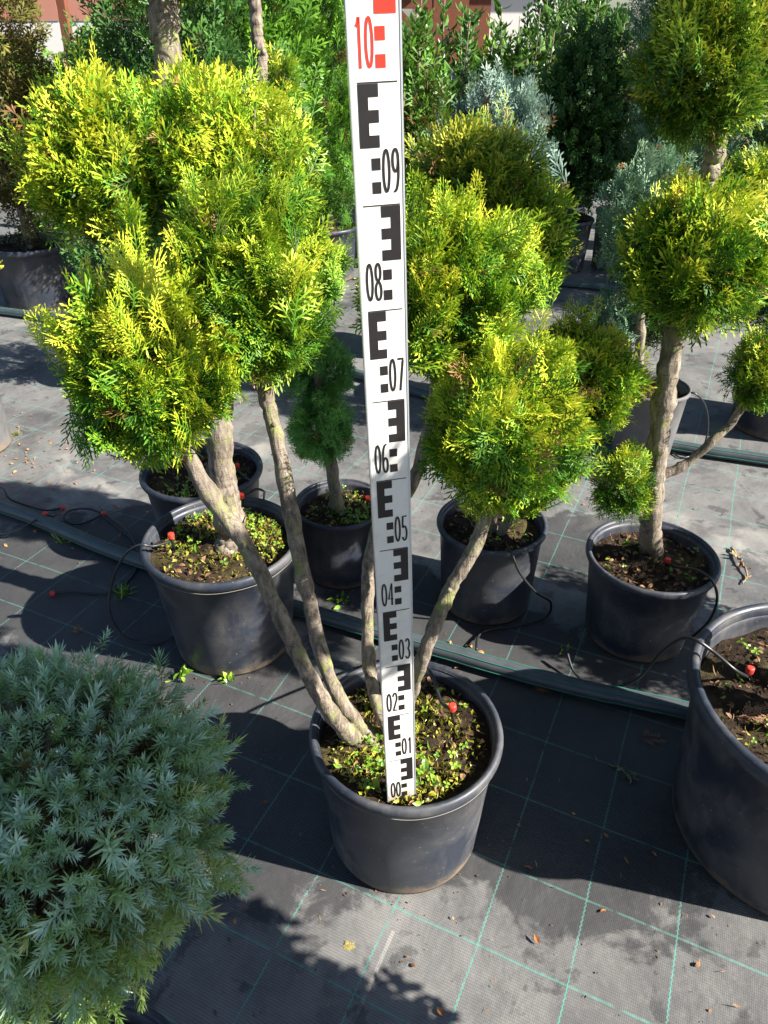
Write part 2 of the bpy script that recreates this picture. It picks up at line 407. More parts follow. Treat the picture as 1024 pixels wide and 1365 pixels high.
def scatter(tm, P, A, Nn, Ls, rnd, pal, rng, tipb=0.0, widen=1.0):
    """place templates: P base, A axis, Nn normal hint, Ls length. Returns V, F, colour"""
    A = A/(np.linalg.norm(A, axis=1)[:, None]+1e-9)
    X = np.cross(A, Nn); X /= np.linalg.norm(X, axis=1)[:, None]+1e-9; Z = np.cross(X, A)
    which = rng.integers(0, len(tm), len(P)); Vs, Fs, Cs = [], [], []; n0 = 0
    pal = np.array(pal)
    for k, (tv, tf, tt) in enumerate(tm):
        s = np.where(which == k)[0]
        if not len(s): continue
        flip = rng.choice([-1, 1], len(s))[:, None, None]
        lv = tv[None]*Ls[s][:, None, None]
        V = P[s][:, None]+lv[..., :1]*widen*X[s][:, None]*flip+lv[..., 1:2]*A[s][:, None]+lv[..., 2:]*Z[s][:, None]
        nv = len(tv)
        F = tf[None]+(np.arange(len(s))*nv)[:, None, None]+n0
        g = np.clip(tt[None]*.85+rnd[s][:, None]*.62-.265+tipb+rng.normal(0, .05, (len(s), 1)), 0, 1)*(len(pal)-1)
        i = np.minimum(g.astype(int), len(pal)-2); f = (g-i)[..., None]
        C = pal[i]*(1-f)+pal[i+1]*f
        C *= rng.uniform(.86, 1.12, (len(s), 1, 1))
        Vs.append(V.reshape(-1, 3)); Fs.append(F.reshape(-1, 3)); Cs.append(C.reshape(-1, 3)); n0 += len(s)*nv
    return [np.concatenate(Vs), np.concatenate(Fs), np.concatenate(Cs)]
def merge(parts):
    V, F, C, n = [], [], [], 0
    for v, f, c in parts: V.append(v); F.append(f+n); C.append(c); n += len(v)
    return np.concatenate(V), np.concatenate(F), np.concatenate(C)
def unit(v): return v/(np.linalg.norm(v, axis=-1, keepdims=True)+1e-9)
def fib(n, rng):
    i = np.arange(n)+.5; z = 1-2*i/n; a = i*2.39996+rng.uniform(0, 6)
    r = np.sqrt(1-z*z); d = np.stack([r*np.cos(a), r*np.sin(a), z], 1)
    return unit(d+rng.normal(0, .55/np.sqrt(n), (n, 3))*1.6)
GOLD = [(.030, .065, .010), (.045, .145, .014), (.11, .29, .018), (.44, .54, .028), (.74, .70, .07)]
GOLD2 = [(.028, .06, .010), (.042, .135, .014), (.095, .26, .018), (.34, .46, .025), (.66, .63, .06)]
OLIVEG = [(.028, .055, .010), (.040, .115, .012), (.08, .20, .015), (.24, .32, .020), (.54, .50, .05)]
DEAD = [(.09, .045, .02), (.17, .085, .035), (.24, .13, .05), (.30, .18, .08)]
GREEN = [(.025, .06, .015), (.04, .11, .025), (.065, .17, .035), (.11, .23, .045)]
LIME = [(.035, .09, .012), (.06, .17, .015), (.11, .27, .02), (.2, .36, .03)]
BLUE = [(.03, .06, .045), (.07, .13, .10), (.15, .24, .19), (.27, .37, .29)]
BLUEG = [(.04, .09, .05), (.075, .16, .085), (.13, .24, .13), (.21, .32, .18)]
DARK = [(.02, .045, .014), (.032, .085, .02), (.05, .13, .028), (.085, .17, .035)]
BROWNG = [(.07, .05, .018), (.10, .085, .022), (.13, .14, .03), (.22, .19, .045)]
JUN = [(.10, .20, .04), (.20, .34, .13), (.29, .46, .30), (.46, .62, .50)]
JUNG = [(.10, .18, .03), (.19, .31, .06), (.31, .43, .13), (.50, .55, .25)]
def ball(c, rad, nc, per, L, tm, pal, seed, up=.45, jag=.21, inner=.2, tipb=0, spikes=0, lump=.15, droop=0.0, spread=.46, zmin=-2):
    """a clipped head of foliage: clumps of sprays set through the outer shell"""
    rng = np.random.default_rng(seed); c = np.array(c, float); rad = np.array(rad, float)*np.ones(3)
    D = fib(nc, rng); D = D[D[:, 2] > zmin]; nc = len(D)
    ph = rng.uniform(0, 6.28, (4, 3)); fr = rng.uniform(1.6, 3.4, (4, 3))
    def lumpy(d): return 1+lump*np.mean([np.sin(d@fr[k]+ph[k, 0])*np.sin(d@fr[(k+1) % 4][::-1]+ph[k, 1]) for k in range(4)], axis=0)*2
    cl_r = rng.uniform(1-jag*1.2, 1+jag*.6, nc)*lumpy(D)
    cl_ax = unit(D*.8+np.array([0, 0, up])+rng.normal(0, .30, (nc, 3)))
    cl_rn = rng.uniform(0, 1, nc)
    idx = np.repeat(np.arange(nc), per); n = len(idx)
    ax = unit(cl_ax[idx]+rng.normal(0, spread*.62, (n, 3)))
    ax[:, 2] -= droop*rng.random(n)
    ln = L*rng.uniform(.7, 1.25, n)
    dirs = unit(D[idx]+rng.normal(0, .8/np.sqrt(nc)*1.0, (n, 3)))
    tip = dirs*(cl_r[idx]*rng.uniform(.86, 1.08, n))[:, None]*rad
    P = c+tip-unit(ax)*ln[:, None]*.8
    hint = dirs*.8+rng.normal(0, .75, (n, 3))
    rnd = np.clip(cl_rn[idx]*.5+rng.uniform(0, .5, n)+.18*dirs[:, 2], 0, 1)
    out = [scatter(tm, P, ax, hint, ln, rnd, pal, rng, tipb)]
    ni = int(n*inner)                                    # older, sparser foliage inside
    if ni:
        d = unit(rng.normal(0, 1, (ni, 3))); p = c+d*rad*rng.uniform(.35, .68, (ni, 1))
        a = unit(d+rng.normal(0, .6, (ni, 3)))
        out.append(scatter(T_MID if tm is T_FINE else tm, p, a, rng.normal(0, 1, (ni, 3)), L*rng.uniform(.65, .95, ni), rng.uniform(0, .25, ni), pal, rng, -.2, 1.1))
    nd = int(n*.035)
    if nd:
        d = unit(rng.normal(0, 1, (nd, 3))); p = c+d*rad*rng.uniform(.62, .86, (nd, 1))
        out.append(scatter(T_FAR if tm is not T_FINE else T_MID, p, unit(d+rng.normal(0, .6, (nd, 3))), rng.normal(0, 1, (nd, 3)), L*rng.uniform(.4, .8, nd), rng.random(nd), DEAD, rng))
    if spikes:
        d = unit(rng.normal(0, 1, (spikes, 3))+np.array([0, 0, .9])); p = c+d*rad*rng.uniform(.82, .95, (spikes, 1))
        a = unit(d*.5+np.array([0, 0, 1.])+rng.normal(0, .25, (spikes, 3)))
        out.append(scatter(tm, p, a, rng.normal(0, 1, (spikes, 3)), L*rng.uniform(.7, 1.0, spikes), rng.uniform(.4, 1, spikes), pal, rng, .05, .7))
    return merge(out)
def foliage(name, parts, parent, m='leaf', label=None):
    V, F, C = merge(parts) if isinstance(parts, list) else parts
    o = build(name, V, F, M[m], parent, C); o['kind'] = 'stuff'
    if label: o['label'] = label
    return o
def stem(parent, pts, r0, r1, seed, n=12, seg=None, name='stem', twigs=None, knots=0, flare=0):
    """woody stem as one skin, with thin limbs running into the head"""
    rng = np.random.default_rng(seed); pts = np.asarray(pts, float)
    Ltot = np.sum(np.linalg.norm(np.diff(pts, axis=0), axis=1)); seg = seg or max(8, int(Ltot/.010))
    q = spline(pts, seg); t = np.linspace(0, 1, seg)
    q[1:-1] += rng.normal(0, r0*.05, (seg-2, 3))
    r = r0+(r1-r0)*t
    r = r*(1+.05*np.sin(t*Ltot*55+rng.uniform(0, 6))+rng.normal(0, .025, seg))
    if flare: r = r*(1+flare*np.exp(-t*Ltot/.03))
    for k in range(knots):
        c = rng.uniform(.12, .9); r = r*(1+.22*np.exp(-((t-c)*Ltot/.012)**2))
    b = MB(); b.tube(q, r, n, True, .045, rng)
    for k in range(knots):                               # cut stubs of pruned twigs
        i = int(rng.uniform(.15, .9)*(seg-1)); d = unit(rng.normal(0, 1, 3)+np.array([0, -.6, .2]))
        b.tube([q[i], q[i]+d*r[i]*1.15, q[i]+d*r[i]*1.35], [r[i]*.5, r[i]*.36, r[i]*.24], 7, True, .08, rng)
    if twigs is not None:
        c, rad, nt_ = twigs; c = np.array(c)
        for k in range(nt_):
            d = unit(rng.normal(0, 1, 3)+np.array([0, 0, .35])); e = c+d*np.array(rad)*rng.uniform(.55, .8)
            s = q[-1-int(rng.integers(0, max(2, seg//8)))]; mid = s*.55+e*.45+np.array([0, 0, rng.uniform(-.2, .25)*np.mean(rad)])
            b.tube(spline([s, mid, e], 7), np.linspace(r1*.5, r1*.12, 7), 5, False)
    return b.make(name, M['bark'], parent, True)
# ------------------------------------------------------------------ pots, soil, weeds
def pot(root, c, R, h, rb=None, m='pot', seam=False, seed=0, n=64):
    rb = rb or R*.82; x, y, z0 = c; lip = .011*R/.16; lh = .021*R/.16
    rw = R-lip                                            # wall radius under the rim
    b = MB(); b.lathe((x, y, z0), [(0.001, .004), (rb*.93, .004), (rb*.985, .0), (rb, .008), (rb+(rw-rb)*.5, h*.5), (rw, h-lh),
                      (rw+lip*.15, h-lh+.001), (rw-.002, h-.004), (rw-.006, h-lh), (rw-.009, h*.72), (rb+(rw-rb)*.55-.010, h*.45)], n, .004)
    p = b.make('pot', M[m], root, True)
    r = MB(); k = []
    for a in np.linspace(-100, 235, 13):                  # rolled rim in section
        a = radians(a); k.append((rw+lip*.35+lip*.65*cos(a), h-lh*.5+lh*.5*sin(a)))
    k = [(rw+lip*.2, h-lh), *k, (rw-.004, h-lh*.6)]
    r.lathe((x, y, z0), k, n, .004); r.make('rim', M[m], p, True)
    if seam:
        s = MB(); a = np.linspace(-2.5, -.1, 40)
        s.tube(np.stack([x+(R-.0035)*np.cos(a), y+(R-.0035)*np.sin(a), np.full(40, z0+h-lh-.0012)+.0006*np.sin(a*9)], 1), .0007, 5)
        s.make('mould_seam', M['flash'], p, True)
    return p
def soil(root, c, r, seed, amp=.012):
    rng = np.random.default_rng(seed); x, y, z = c; nr, na = 14, 44
    ph = rng.uniform(0, 6, 6); V = [(x, y, z+amp)]
    for i in range(1, nr+1):
        for k in range(na):
            a = 2*pi*k/na; rr = r*i/nr
            X, Y = rr*cos(a), rr*sin(a)
            zz = amp*(.6*sin(X*38+ph[0])*sin(Y*41+ph[1])+.4*sin(X*90+ph[2])*sin(Y*83+ph[3]))+rng.normal(0, amp*.16)+amp*.7*(1-i/nr)
            V.append((x+X, y+Y, z+zz))
    F = [(0, 1+k, 1+(k+1) % na, 1+(k+1) % na) for k in range(na)]
    for i in range(nr-1):
        for k in range(na): F.append((1+i*na+k, 1+(i+1)*na+k, 1+(i+1)*na+(k+1) % na, 1+i*na+(k+1) % na))
    b = MB(); b.add(V, F); return b.make('soil', M['soil'], root, True)
def clover(rng):
    V, F, T = [], [], []
    for j in range(3):
        a = j*2*pi/3+.2; d = np.array([cos(a), sin(a), 0]); s = np.array([-sin(a), cos(a), 0]); k = len(V)
        z = np.array([0, 0, 1.])
        V += [d*.04, d*.35-s*.32+z*.10, d*.55+z*.0, d*.35+s*.32+z*.10, d*.85-s*.26+z*.06, d*.85+s*.26+z*.06, d*.88-z*.02]
        T += [.3, .6, .5, .6, .9, .9, .8]
        F += [(k, k+1, k+2), (k, k+2, k+3), (k+1, k+4, k+2), (k+2, k+5, k+3), (k+4, k+6, k+2), (k+2, k+6, k+5)]
    k = len(V); V += [np.array([-.03, 0, 0]), np.array([.03, 0, 0]), np.array([0, .1, -1.])]; T += [.3, .3, .1]; F += [(k, k+1, k+2)]
    V = np.array(V)[:, [0, 2, 1]]; return V, np.array(F), np.array(T)         # +Y is up
def blade(rng):
    V = np.array([(-.04, 0, 0), (.04, 0, 0), (-.045, .5, .05), (.045, .5, .05), (0, 1, .3)], float)
    return V, np.array([(0, 1, 3), (0, 3, 2), (2, 3, 4)]), np.array([.2, .2, .6, .6, 1])
def oval(rng):
    V = np.array([(0, 0, 0), (-.2, .3, .08), (0, .35, 0), (.2, .3, .08), (-.22, .65, .04), (0, .7, -.04), (.22, .65, .04), (0, 1, -.15)], float)
    return V, np.array([(0, 2, 1), (0, 3, 2), (1, 2, 5), (1, 5, 4), (2, 3, 6), (2, 6, 5), (4, 5, 7), (5, 6, 7)]), np.array([.2, .5, .3, .5, .8, .6, .8, 1.])
T_CLOVER = [clover(R0)]; T_BLADE = [blade(R0)]; T_OVAL = [oval(R0)]
WEED = [(.07, .14, .015), (.11, .24, .02), (.20, .36, .03), (.34, .44, .06)]
MOSS = [(.11, .10, .02), (.20, .21, .03), (.34, .33, .04), (.46, .42, .06)]
CRUMB = [(.03, .018, .010), (.09, .05, .028), (.19, .11, .06), (.30, .18, .09)]
def weeds(root, c, r, seed, n=150, moss=500, crumbs=220, side=None, keep=.93):
    rng = np.random.default_rng(seed); out = []; c = np.array(c, float)
    pc = rng.uniform(-.75, .75, (7, 2))*r                 # patches
    if side is not None: pc = pc*.6+np.array(side)*r
    def spots(k, tight):
        q = pc[rng.integers(0, len(pc), k)]+rng.normal(0, tight*r, (k, 2)); l = np.linalg.norm(q, axis=1)
        q = q[l < r*keep]; return np.column_stack([q, np.zeros(len(q))])
    p = spots(moss, .38); m = len(p)
    if m: out.append(scatter(T_BLADE+T_OVAL, c+p+[0, 0, .003], unit(rng.normal(0, .9, (m, 3))+[0, 0, .8]), rng.normal(0, 1, (m, 3)), rng.uniform(.006, .016, m), rng.random(m), MOSS, rng))
    p = spots(n, .24); m = len(p)
    if m: out.append(scatter(T_CLOVER, c+p+np.column_stack([np.zeros((m, 2)), rng.uniform(.008, .03, m)]), unit(rng.normal(0, .35, (m, 3))+[0, -.1, 1.]), rng.normal(0, 1, (m, 3)), rng.uniform(.005, .0105, m), rng.random(m), WEED, rng))
    p = spots(n//2, .3); m = len(p)
    if m: out.append(scatter(T_OVAL, c+p+[0, 0, .004], unit(rng.normal(0, .8, (m, 3))+[0, 0, .7]), rng.normal(0, 1, (m, 3)), rng.uniform(.012, .028, m), rng.random(m), WEED, rng))
    if out: foliage('weeds', out, root, 'broad')
    if crumbs:
        a = rng.uniform(0, 2*pi, crumbs); q = np.sqrt(rng.random(crumbs))*r*.93
        p = np.column_stack([q*np.cos(a), q*np.sin(a), rng.uniform(.004, .012, crumbs)])
        foliage('bark_chips', [scatter(T_OVAL+T_BLADE, c+p, unit(rng.normal(0, 1, (crumbs, 3))*[1, 1, .35]), rng.normal(0, 1, (crumbs, 3))+[0, 0, 1.2], rng.uniform(.006, .02, crumbs), rng.random(crumbs), CRUMB, rng, 0, 1.2)], root, 'litter')
# ------------------------------------------------------------------ drip irrigation
def emitter(label, tube_pts, cap=None, down=(0, 0, -.035), tilt=(0, 0, 1), r=.0032, group=None):
    cap = np.array(cap) if cap is not None else None
    base = cap if cap is not None else np.array(tube_pts[0])
    t = thing('drip_line', label, 'drip line', tuple(base), group)
    b = MB(); b.tube(spline(tube_pts, 12*len(tube_pts)), r, 8); b.make('tube', M['pe'], t, True)
    if cap is not None:
        ax = unit(np.array(tilt, float)); x = unit(np.cross(ax, [.3, 1, .2])); y = np.cross(ax, x)
        h = .0135; rr = .0072
        b = MB(); n = 14; a = np.linspace(0, 2*pi, n, endpoint=False); Vs = []
        prof = [(.001, -.5), (.75, -.5), (.95, -.42), (1, -.2), (1, .2), (.92, .42), (.7, .5), (.001, .52)]
        for q, z in prof:
            rad = rr*q*(1+.06*(np.arange(n) % 2) if .9 < q else 1)*np.ones(n)
            Vs.append(cap+ax*h*z+np.outer(np.cos(a)*rad, x)+np.outer(np.sin(a)*rad, y))
        b.add(np.concatenate(Vs), [(i*n+k, i*n+(k+1) % n, (i+1)*n+(k+1) % n, (i+1)*n+k) for i in range(len(prof)-1) for k in range(n)])
        b.make('emitter_cap', M['red'], t, False)
        e = cap+np.array(down); b = MB()
        b.tube([cap-ax*.006, cap-ax*.009, cap*.55+e*.45, e], [.0045, .0048, .0036, .0012], 8); b.make('stake', M['pe'], t, True)
    return t

# ================================================================== the main plant
Z3 = .0015
A = (.038, .854); RA, HA = .167, .285; SA = .252
mp_ = thing('potted_conifer', 'golden conifer with four foliage balls on splayed stems, its pot holding the measuring staff', 'conifer', (A[0], A[1], Z3))
pot(mp_, (A[0], A[1], Z3), RA, HA, .139, seam=True)
soil(mp_, (A[0], A[1], SA), .150, 1)
weeds(mp_, (A[0], A[1], SA+.004), .145, 2, 110, 2600, 300)
root_pt = at_h(512, 1000, SA-.01)
cL = at_y(198, 492, .85); cM = at_y(340, 372, .95); cC = at_y(598, 386, 1.02); cR = at_y(672, 572, .89)
stem(mp_, [root_pt, at_h(470, 982, .275), at_y(428, 930, .80), at_y(385, 845, .82), at_y(332, 735, .84), at_y(268, 640, .85), cL], .0138, .0108, 21, twigs=(cL, (.11, .11, .11), 40), knots=5)
stem(mp_, [root_pt+[.008, .01, 0], at_h(478, 965, .285), at_y(438, 900, .85), at_y(405, 770, .89), at_y(372, 600, .93), at_y(352, 510, .95), cM], .0128, .0104, 22, twigs=(cM, (.11, .11, .11), 40), knots=4)
stem(mp_, [root_pt+[.02, .02, 0], at_h(512, 960, .30), at_y(494, 900, .90), at_y(490, 800, .94), at_y(500, 715, .97), at_y(552, 640, 1.0), at_y(585, 500, 1.02), cC], .0115, .0095, 23, twigs=(cC, (.10, .10, .10), 34), knots=3)
stem(mp_, [root_pt+[.03, .0, 0], at_h(545, 935, .30), at_y(566, 870, .84), at_y(598, 790, .86), at_y(640, 712, .88), cR], .0115, .0105, 24, twigs=(cR, (.11, .11, .10), 40), knots=3)
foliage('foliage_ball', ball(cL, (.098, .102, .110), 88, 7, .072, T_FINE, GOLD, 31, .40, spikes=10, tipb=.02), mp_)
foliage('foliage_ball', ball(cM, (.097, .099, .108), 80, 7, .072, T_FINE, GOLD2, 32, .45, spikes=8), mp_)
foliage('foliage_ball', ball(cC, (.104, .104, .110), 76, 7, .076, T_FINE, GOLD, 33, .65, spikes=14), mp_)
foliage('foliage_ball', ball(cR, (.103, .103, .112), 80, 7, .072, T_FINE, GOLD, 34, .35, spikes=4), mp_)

# ------------------------------------------------------------------ levelling staff
def staff():
    base = at_h(536, 1066, SA+.004); top = np.array([-.0068, base[1]+.004, base[2]+1.0])
    ax = unit(top-base); al = radians(12)
    nrm = np.array([sin(al), -cos(al), 0]); nrm = unit(nrm-ax*np.dot(nrm, ax)); X = np.cross(ax, nrm)*-1
    if X[0] < 0: X = -X
    t = thing('levelling_staff', 'white measuring staff with black E marks and numerals standing in the pot', 'measuring staff', tuple(base))
    Wd, Th, Lg = .047, .0052, 1.48
    def bx(b, w0, w1, s0, s1, d0, d1):
        V = [base+X*(w-Wd/2)+ax*s+nrm*d for w in (w0, w1) for d in (d0, d1) for s in (s0, s1)]
        b.add(V, [(0, 1, 3, 2), (4, 6, 7, 5), (0, 4, 5, 1), (2, 3, 7, 6), (0, 2, 6, 4), (1, 5, 7, 3)])
    b = MB(); bx(b, .0016, Wd-.0016, 0, Lg, -Th, 0); b.make('face', M['staffw'], t)
    for w in (0, Wd-.0016):
        b = MB(); bx(b, w, w+.0016, -.001, Lg, -Th-.001, .0006); b.make('rail', M['alu'], t)
    fx = lambda f: f*Wd
    def mark(f0, f1, s0, s1, m, name='mark'):
        b = MB(); bx(b, fx(f0), fx(f1), s0, s1, .00005, .0004); b.make(name, m, t)
    def E(s, left, m):                                    # 5 cm tall, top at s
        sp, ba = ((.145, .335), (.335, .53)) if left else ((.70, .90), (.505, .70))
        b = MB(); bx(b, fx(sp[0]), fx(sp[1]), s-.05, s, .00005, .0004)
        for k in (0, 2, 4): bx(b, fx(ba[0]), fx(ba[1]), s-.01*(k+1), s-.01*k, .00005, .0004)
        b.make('e_mark', m, t)
    def stroke(pts, w, closed, m, o, sx_, sy_):
        pts = np.array(pts, float); n = len(pts)
        nx = np.roll(pts, -1, 0) if closed else np.vstack([pts[1:], pts[-1:]*2-pts[-2:-1]])
        pv = np.roll(pts, 1, 0) if closed else np.vstack([pts[:1]*2-pts[1:2], pts[:-1]])
        T = (nx-pv)*[sx_, sy_]; T = unit(T); Nn = np.stack([-T[:, 1], T[:, 0]], 1)
        q = pts*[sx_, sy_]; V = []
        for s_ in (-1, 1):
            for d in (.00005, .0004):
                for i in range(n):
                    w2 = q[i]+Nn[i]*w/2*s_; V.append(base+X*(o[0]+w2[0]-Wd/2)+ax*(o[1]+w2[1])+nrm*d)
        F = []
        for i in range(n if closed else n-1):
            j = (i+1) % n; F += [(n+i, n+j, 3*n+j, 3*n+i), (i, j, n+j, n+i), (2*n+i, 3*n+i, 3*n+j, 2*n+j)]
        b.add(V, F)
    def arc(cx, cy, rx, ry, a0, a1, n=18): return [(cx+rx*cos(radians(a)), cy+ry*sin(radians(a))) for a in np.linspace(a0, a1, n)]
    G = {'0': [(arc(.5, .5, .42, .46, 0, 345, 24), True)], '1': [([(.2, .80), (.42, .86), (.56, .97)], False), ([(.56, .97), (.56, .02)], False)],
         '2': [(arc(.5, .72, .40, .25, 165, -35, 14)+[(.12, .05)], False), ([(.06, .045), (.94, .045)], False)],
         '3': [(arc(.48, .735, .38, .23, 150, -80, 14), False), (arc(.48, .27, .42, .235, 85, -155, 14), False)],
         '4': [([(.7, .03), (.7, .96), (.06, .30), (.96, .30)], False)],
         '5': [([(.88, .955), (.2, .955), (.14, .55)], False), (arc(.46, .31, .42, .27, 130, -150, 16), False)],
         '6': [(arc(.5, .28, .40, .245, 0, 345, 18), True), (arc(.62, .5, .53, .46, 75, 175, 12)+[(.1, .3)], False)],
         '7': [([(.06, .955), (.92, .955), (.88, .88), (.42, .02)], False)],
         '8': [(arc(.5, .74, .36, .22, 0, 345, 18), True), (arc(.5, .265, .42, .235, 0, 345, 18), True)],
         '9': [(arc(.5, .72, .40, .245, 0, 345, 18), True), ([(.9, .70)]+arc(.38, .5, .53, .46, 5, -105, 12), False)]}
    for k in range(0, 15):
        s = (k+1)*.1; m = M['staffk'] if k < 10 else M['staffr']; left = k % 2 == 1
        mark(.145, .90, s-.0009, s+.0001, m, 'graduation_line'); E(s-.0014, left, m)
        sq = (.355, .53) if left else (.505, .69)
        for q in (.06, .08): mark(sq[0], sq[1], s-q-.01, s-q, m, 'square_mark')
        if k <= 10:
            o = (.555 if left else .125)*Wd
            b = MB()
            for j, ch in enumerate('%02d' % k):
                for pts, closed in G[ch]: stroke(pts, .0023, closed, m, (o+.0008+j*.0086, s-.0905), .0066, .0385)
            b.make('numeral', m, t)
staff()

# ================================================================== the other near plants
def potted(name, label, cat, xy, R, h, rb=None, m='pot', group=None, soil_d=.035, seed=0, wd=(60, 250, 140), seam=False, side=None):
    t = thing(name, label, cat, (xy[0], xy[1], Z3), group)
    pot(t, (xy[0], xy[1], Z3), R, h, rb, m, seam); r = R*.895
    soil(t, (xy[0], xy[1], h-soil_d), r, seed+1); weeds(t, (xy[0], xy[1], h-soil_d+.004), r*.97, seed+2, *wd, side=side)
    return t
# B: wide headed golden conifer behind the left ball
B = (-.375, 1.383)
tB = potted('potted_conifer', 'golden conifer with one broad spreading head, weedy pot with two red drip caps', 'conifer', B, .181, .31, .143, seed=40, wd=(110, 2400, 260), seam=True)
cB = at_y(232, 196, 1.42)
stem(tB, [(B[0]+.01, B[1], .26), at_y(308, 700, 1.39), at_y(298, 640, 1.40), at_y(285, 520, 1.41), at_y(255, 330, 1.43), cB, at_y(222, 60, 1.45), at_y(214, -60, 1.46), at_y(216, -160, 1.46)], .031, .021, 41, 16, twigs=None, knots=7, flare=.35)
stem(tB, [at_y(255, 330, 1.43), at_y(200, 270, 1.36), at_y(130, 210, 1.34), at_y(90, 175, 1.34)], .012, .006, 42, 8, name='branch', twigs=(cB+[-.12, -.03, 0], (.14, .14, .13), 30))
stem(tB, [at_y(255, 330, 1.43), at_y(300, 260, 1.36), at_y(350, 200, 1.36)], .012, .006, 43, 8, name='branch', twigs=(cB+[.1, 0, 0], (.14, .14, .13), 30))
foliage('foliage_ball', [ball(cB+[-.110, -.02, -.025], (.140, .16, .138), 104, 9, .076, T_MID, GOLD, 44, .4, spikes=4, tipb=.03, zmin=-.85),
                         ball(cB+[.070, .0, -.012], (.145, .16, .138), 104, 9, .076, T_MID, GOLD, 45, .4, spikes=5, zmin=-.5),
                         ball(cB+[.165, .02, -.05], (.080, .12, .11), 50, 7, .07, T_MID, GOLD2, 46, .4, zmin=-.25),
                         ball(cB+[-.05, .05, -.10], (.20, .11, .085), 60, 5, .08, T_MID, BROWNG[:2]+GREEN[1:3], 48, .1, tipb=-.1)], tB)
foliage('foliage_ball', ball(at_y(214, -120, 1.46), (.13, .13, .105), 80, 5, .08, T_MID, OLIVEG, 47, .4), tB)
# C: pot behind B with a slender trunk
C_ = (-.50, 1.75)
tC = potted('potted_conifer', 'tall slender conifer in the black pot directly behind the weedy pot', 'conifer', C_, .166, .28, .13, seed=50, wd=(50, 160, 140))
stem(tC, [(C_[0]+.02, C_[1], .24), at_y(300, 560, 1.78), at_y(325, 300, 1.85), at_y(348, 110, 1.95), at_y(342, 40, 1.97), at_y(338, -80, 2.0)], .019, .012, 51, 10, knots=4)
foliage('foliage_ball', ball(at_y(335, -150, 2.0), (.17, .17, .13), 70, 5, .09, T_MID, LIME, 52, .4), tC)
foliage('foliage_ball', ball(at_y(372, 120, 2.02), (.05, .05, .09), 26, 5, .07, T_MID, GOLD2, 53, .4), tC)
# D: small dark green conifer with two tight balls
D_ = (-.118, 1.66)
tD = potted('potted_conifer', 'small dark green conifer with two tight foliage balls, one above the other', 'conifer', D_, .124, .225, .10, seed=60, wd=(70, 260, 120))
d1 = at_y(426, 492, 1.64); d2 = at_y(428, 572, 1.62)
stem(tD, [(D_[0], D_[1], .19), at_y(449, 670, 1.65), at_y(440, 610, 1.64), d2, d1], .019, .012, 61, 12, knots=2)
foliage('foliage_ball', ball(d1, (.078, .078, .095), 110, 6, .045, T_MID, [tuple(2.0*q for q in c) for c in GREEN], 62, .5, lump=.16), tD)
foliage('foliage_ball', ball(d2, (.080, .080, .072), 100, 6, .045, T_MID, [tuple(2.4*q for q in c) for c in GREEN], 63, .4, lump=.16), tD)
# E: conifer behind the right ball
E_ = (.272, 1.535)
tE = potted('potted_conifer', 'olive gold conifer with a large and a smaller head behind the right foliage ball', 'conifer', E_, .139, .25, .118, seed=70, wd=(10, 60, 160))
e1 = at_y(645, 285, 1.55); e2 = at_y(768, 508, 1.42)
stem(tE, [(E_[0], E_[1], .21), at_y(650, 600, 1.54), at_y(645, 450, 1.55), e1], .018, .013, 71, 10, twigs=(e1, (.15, .15, .18), 40))
stem(tE, [(E_[0]+.02, E_[1]-.02, .22), at_y(720, 620, 1.46), e2], .012, .009, 72, 8, name='branch', twigs=(e2, (.12, .12, .12), 30))
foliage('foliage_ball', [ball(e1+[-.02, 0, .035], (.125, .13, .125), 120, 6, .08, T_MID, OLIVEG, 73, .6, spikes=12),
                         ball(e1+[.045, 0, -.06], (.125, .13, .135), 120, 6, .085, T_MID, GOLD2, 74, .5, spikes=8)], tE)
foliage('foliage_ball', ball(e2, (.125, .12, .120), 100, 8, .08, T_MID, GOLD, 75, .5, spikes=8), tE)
# F: tiered conifer at the right
F_ = (.638, 1.405)
tF = potted('potted_conifer', 'tiered golden conifer with thick pale trunk and side branch holding a small ball', 'conifer', F_, .154, .245, .122, seed=80, wd=(14, 60, 320))
f_mid = at_y(932, 340, 1.36); f_top = at_y(950, 78, 1.40); f_r = at_y(1018, 492, 1.40); f_lo = at_y(832, 640, 1.36); f_b = at_y(1008, 236, 1.5)
stem(tF, [at_h(868, 738, .20), at_y(868, 690, 1.395), at_y(876, 600, 1.39), at_y(890, 500, 1.385), at_y(908, 395, 1.38), at_y(935, 270, 1.39), at_y(956, 185, 1.40), f_top+[0, 0, .02]], .026, .013, 81, 14, twigs=(f_top, (.1, .1, .1), 30), knots=6, flare=.3)
stem(tF, [at_y(878, 636, 1.39), at_y(915, 618, 1.39), at_y(950, 588, 1.39), at_y(978, 560, 1.40), f_r], .0105, .008, 82, 9, name='branch', twigs=(f_r, (.07, .07, .07), 20), knots=2)
stem(tF, [at_y(868, 700, 1.39), at_y(850, 680, 1.37), f_lo], .008, .005, 83, 7, name='branch')
stem(tF, [at_y(908, 395, 1.38), f_mid+[-.03, -.03, 0], f_mid], .012, .007, 84, 7, name='branch', twigs=(f_mid, (.12, .12, .12), 40))
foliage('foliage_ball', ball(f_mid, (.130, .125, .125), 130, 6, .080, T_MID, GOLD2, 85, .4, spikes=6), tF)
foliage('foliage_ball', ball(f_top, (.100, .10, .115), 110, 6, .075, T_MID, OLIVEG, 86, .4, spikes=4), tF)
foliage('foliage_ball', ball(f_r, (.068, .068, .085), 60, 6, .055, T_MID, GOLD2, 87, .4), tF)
foliage('foliage_ball', ball(f_lo, (.050, .050, .082), 40, 8, .055, T_MID, GOLD2, 88, .6, lump=.3, jag=.35), tF)
